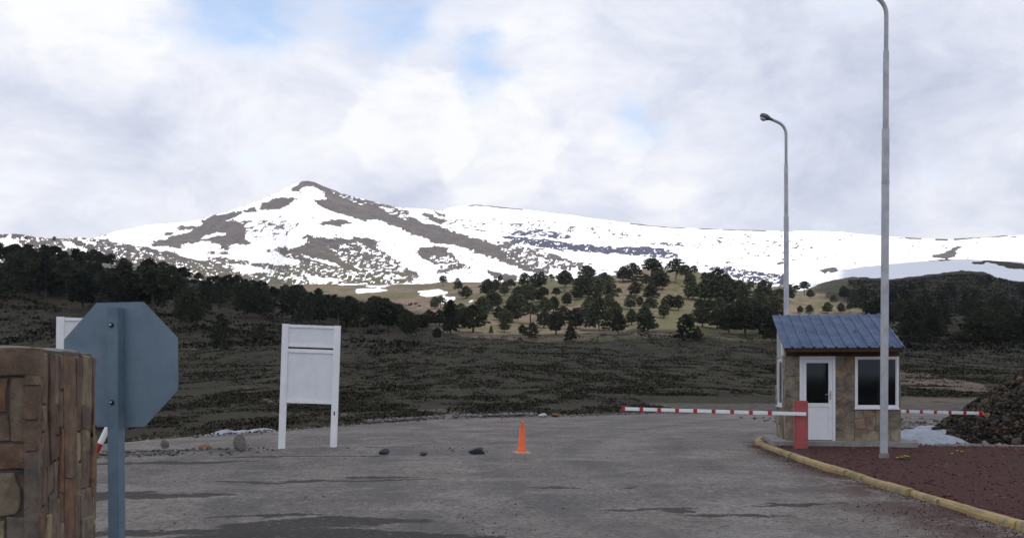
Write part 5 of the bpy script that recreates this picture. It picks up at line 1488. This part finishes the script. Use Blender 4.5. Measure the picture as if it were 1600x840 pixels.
    # right wood, in cloud shade
    n = 0; tries = 0; used = []
    while n < 78 and tries < 4000:
        tries += 1
        px = rnd.uniform(1300, 1660)
        lo = np.interp(px, [1325, 1380, 1450, 1520, 1600], [462, 448, 440, 436, 440]); hi = np.interp(px, [1325, 1400, 1500, 1660], [485, 545, 540, 545])
        py = lo + (hi - lo) * rnd.random() ** .8
        if px < 1420 and py < 505 and py > 474: continue
        if any(abs(px - a) < 8 and abs(py - b) < 5 for a, b in used): continue
        used.append((px, py)); p = ground_at(px, py); h = (rnd.uniform(7.5, 12.0) if p[1] < 480 else rnd.uniform(4.5, 8.5)) * F / p[1]
        k = rnd.choice(['round', 'round', 'umbrella', 'cone', 'bush'])
        if k == 'bush': h *= .7
        lab = '@dark araucaria in the shaded right wood ' + ('just below the snow ridge' if py < 462 else 'halfway up the hill' if py < 505 else 'at its lower edge')
        tree(px, py, h, k, lab, 'araucarias in the shaded right wood', rnd, rnd.uniform(1.0, 1.35), p); n += 1
    # spots of trees on the far shoulder at the left
    for px, py, h in [(28, 374, 6), (40, 377, 9), (85, 376, 8), (52, 382, 9), (72, 386, 9), (18, 384, 8)]:
        d = 1430.0
        x = (px - 800) * d / F
        tree(px, py, h, 'round', '@tiny dark araucaria on the far snowy shoulder', 'far araucarias on the snowy shoulder', rnd, 1.2, (x, d, EYE + (HOR - py) * d / F - 1.0))
forest()
ORD = 'first second third fourth fifth sixth seventh eighth ninth tenth eleventh twelfth thirteenth fourteenth fifteenth sixteenth seventeenth eighteenth nineteenth twentieth'.split()
def ordinal(k):
    if k < 20: return ORD[k]
    tens = ['twenty', 'thirty', 'forty', 'fifty', 'sixty', 'seventy'][(k + 1) // 10 - 2]; u = (k + 1) % 10
    return tens + '-' + ORD[u - 1] if u else tens[:-1] + 'ieth'
for (lab, _), L in ZONES.items():
    L.sort(key=lambda q: q[0])
    for k, (_, o) in enumerate(L):
        o['label'] = (lab if len(L) == 1 else lab + ', ' + ('leftmost' if k == 0 else 'rightmost' if k == len(L) - 1 else ordinal(k) + ' from left'))
print('trees', TREES[0])

# ------------------------------------------------------------------ thin mountain air
def haze():
    m = bpy.data.materials.new('thin pale air'); m.use_nodes = True; t = NT(m.node_tree); t.n.remove(t.n['Principled BSDF'])
    v = t.new('ShaderNodeVolumePrincipled'); v.inputs['Color'].default_value = (0.80, 0.86, 1.0, 1); v.inputs['Density'].default_value = 0.000045
    t.l.new(v.outputs[0], t.n['Material Output'].inputs['Volume'])
    o = MB().box((-19000, -19000, -160), (19000, 19000, 835)).build('haze', m); tag(o, 'thin pale mountain air', kind='stuff')
haze()
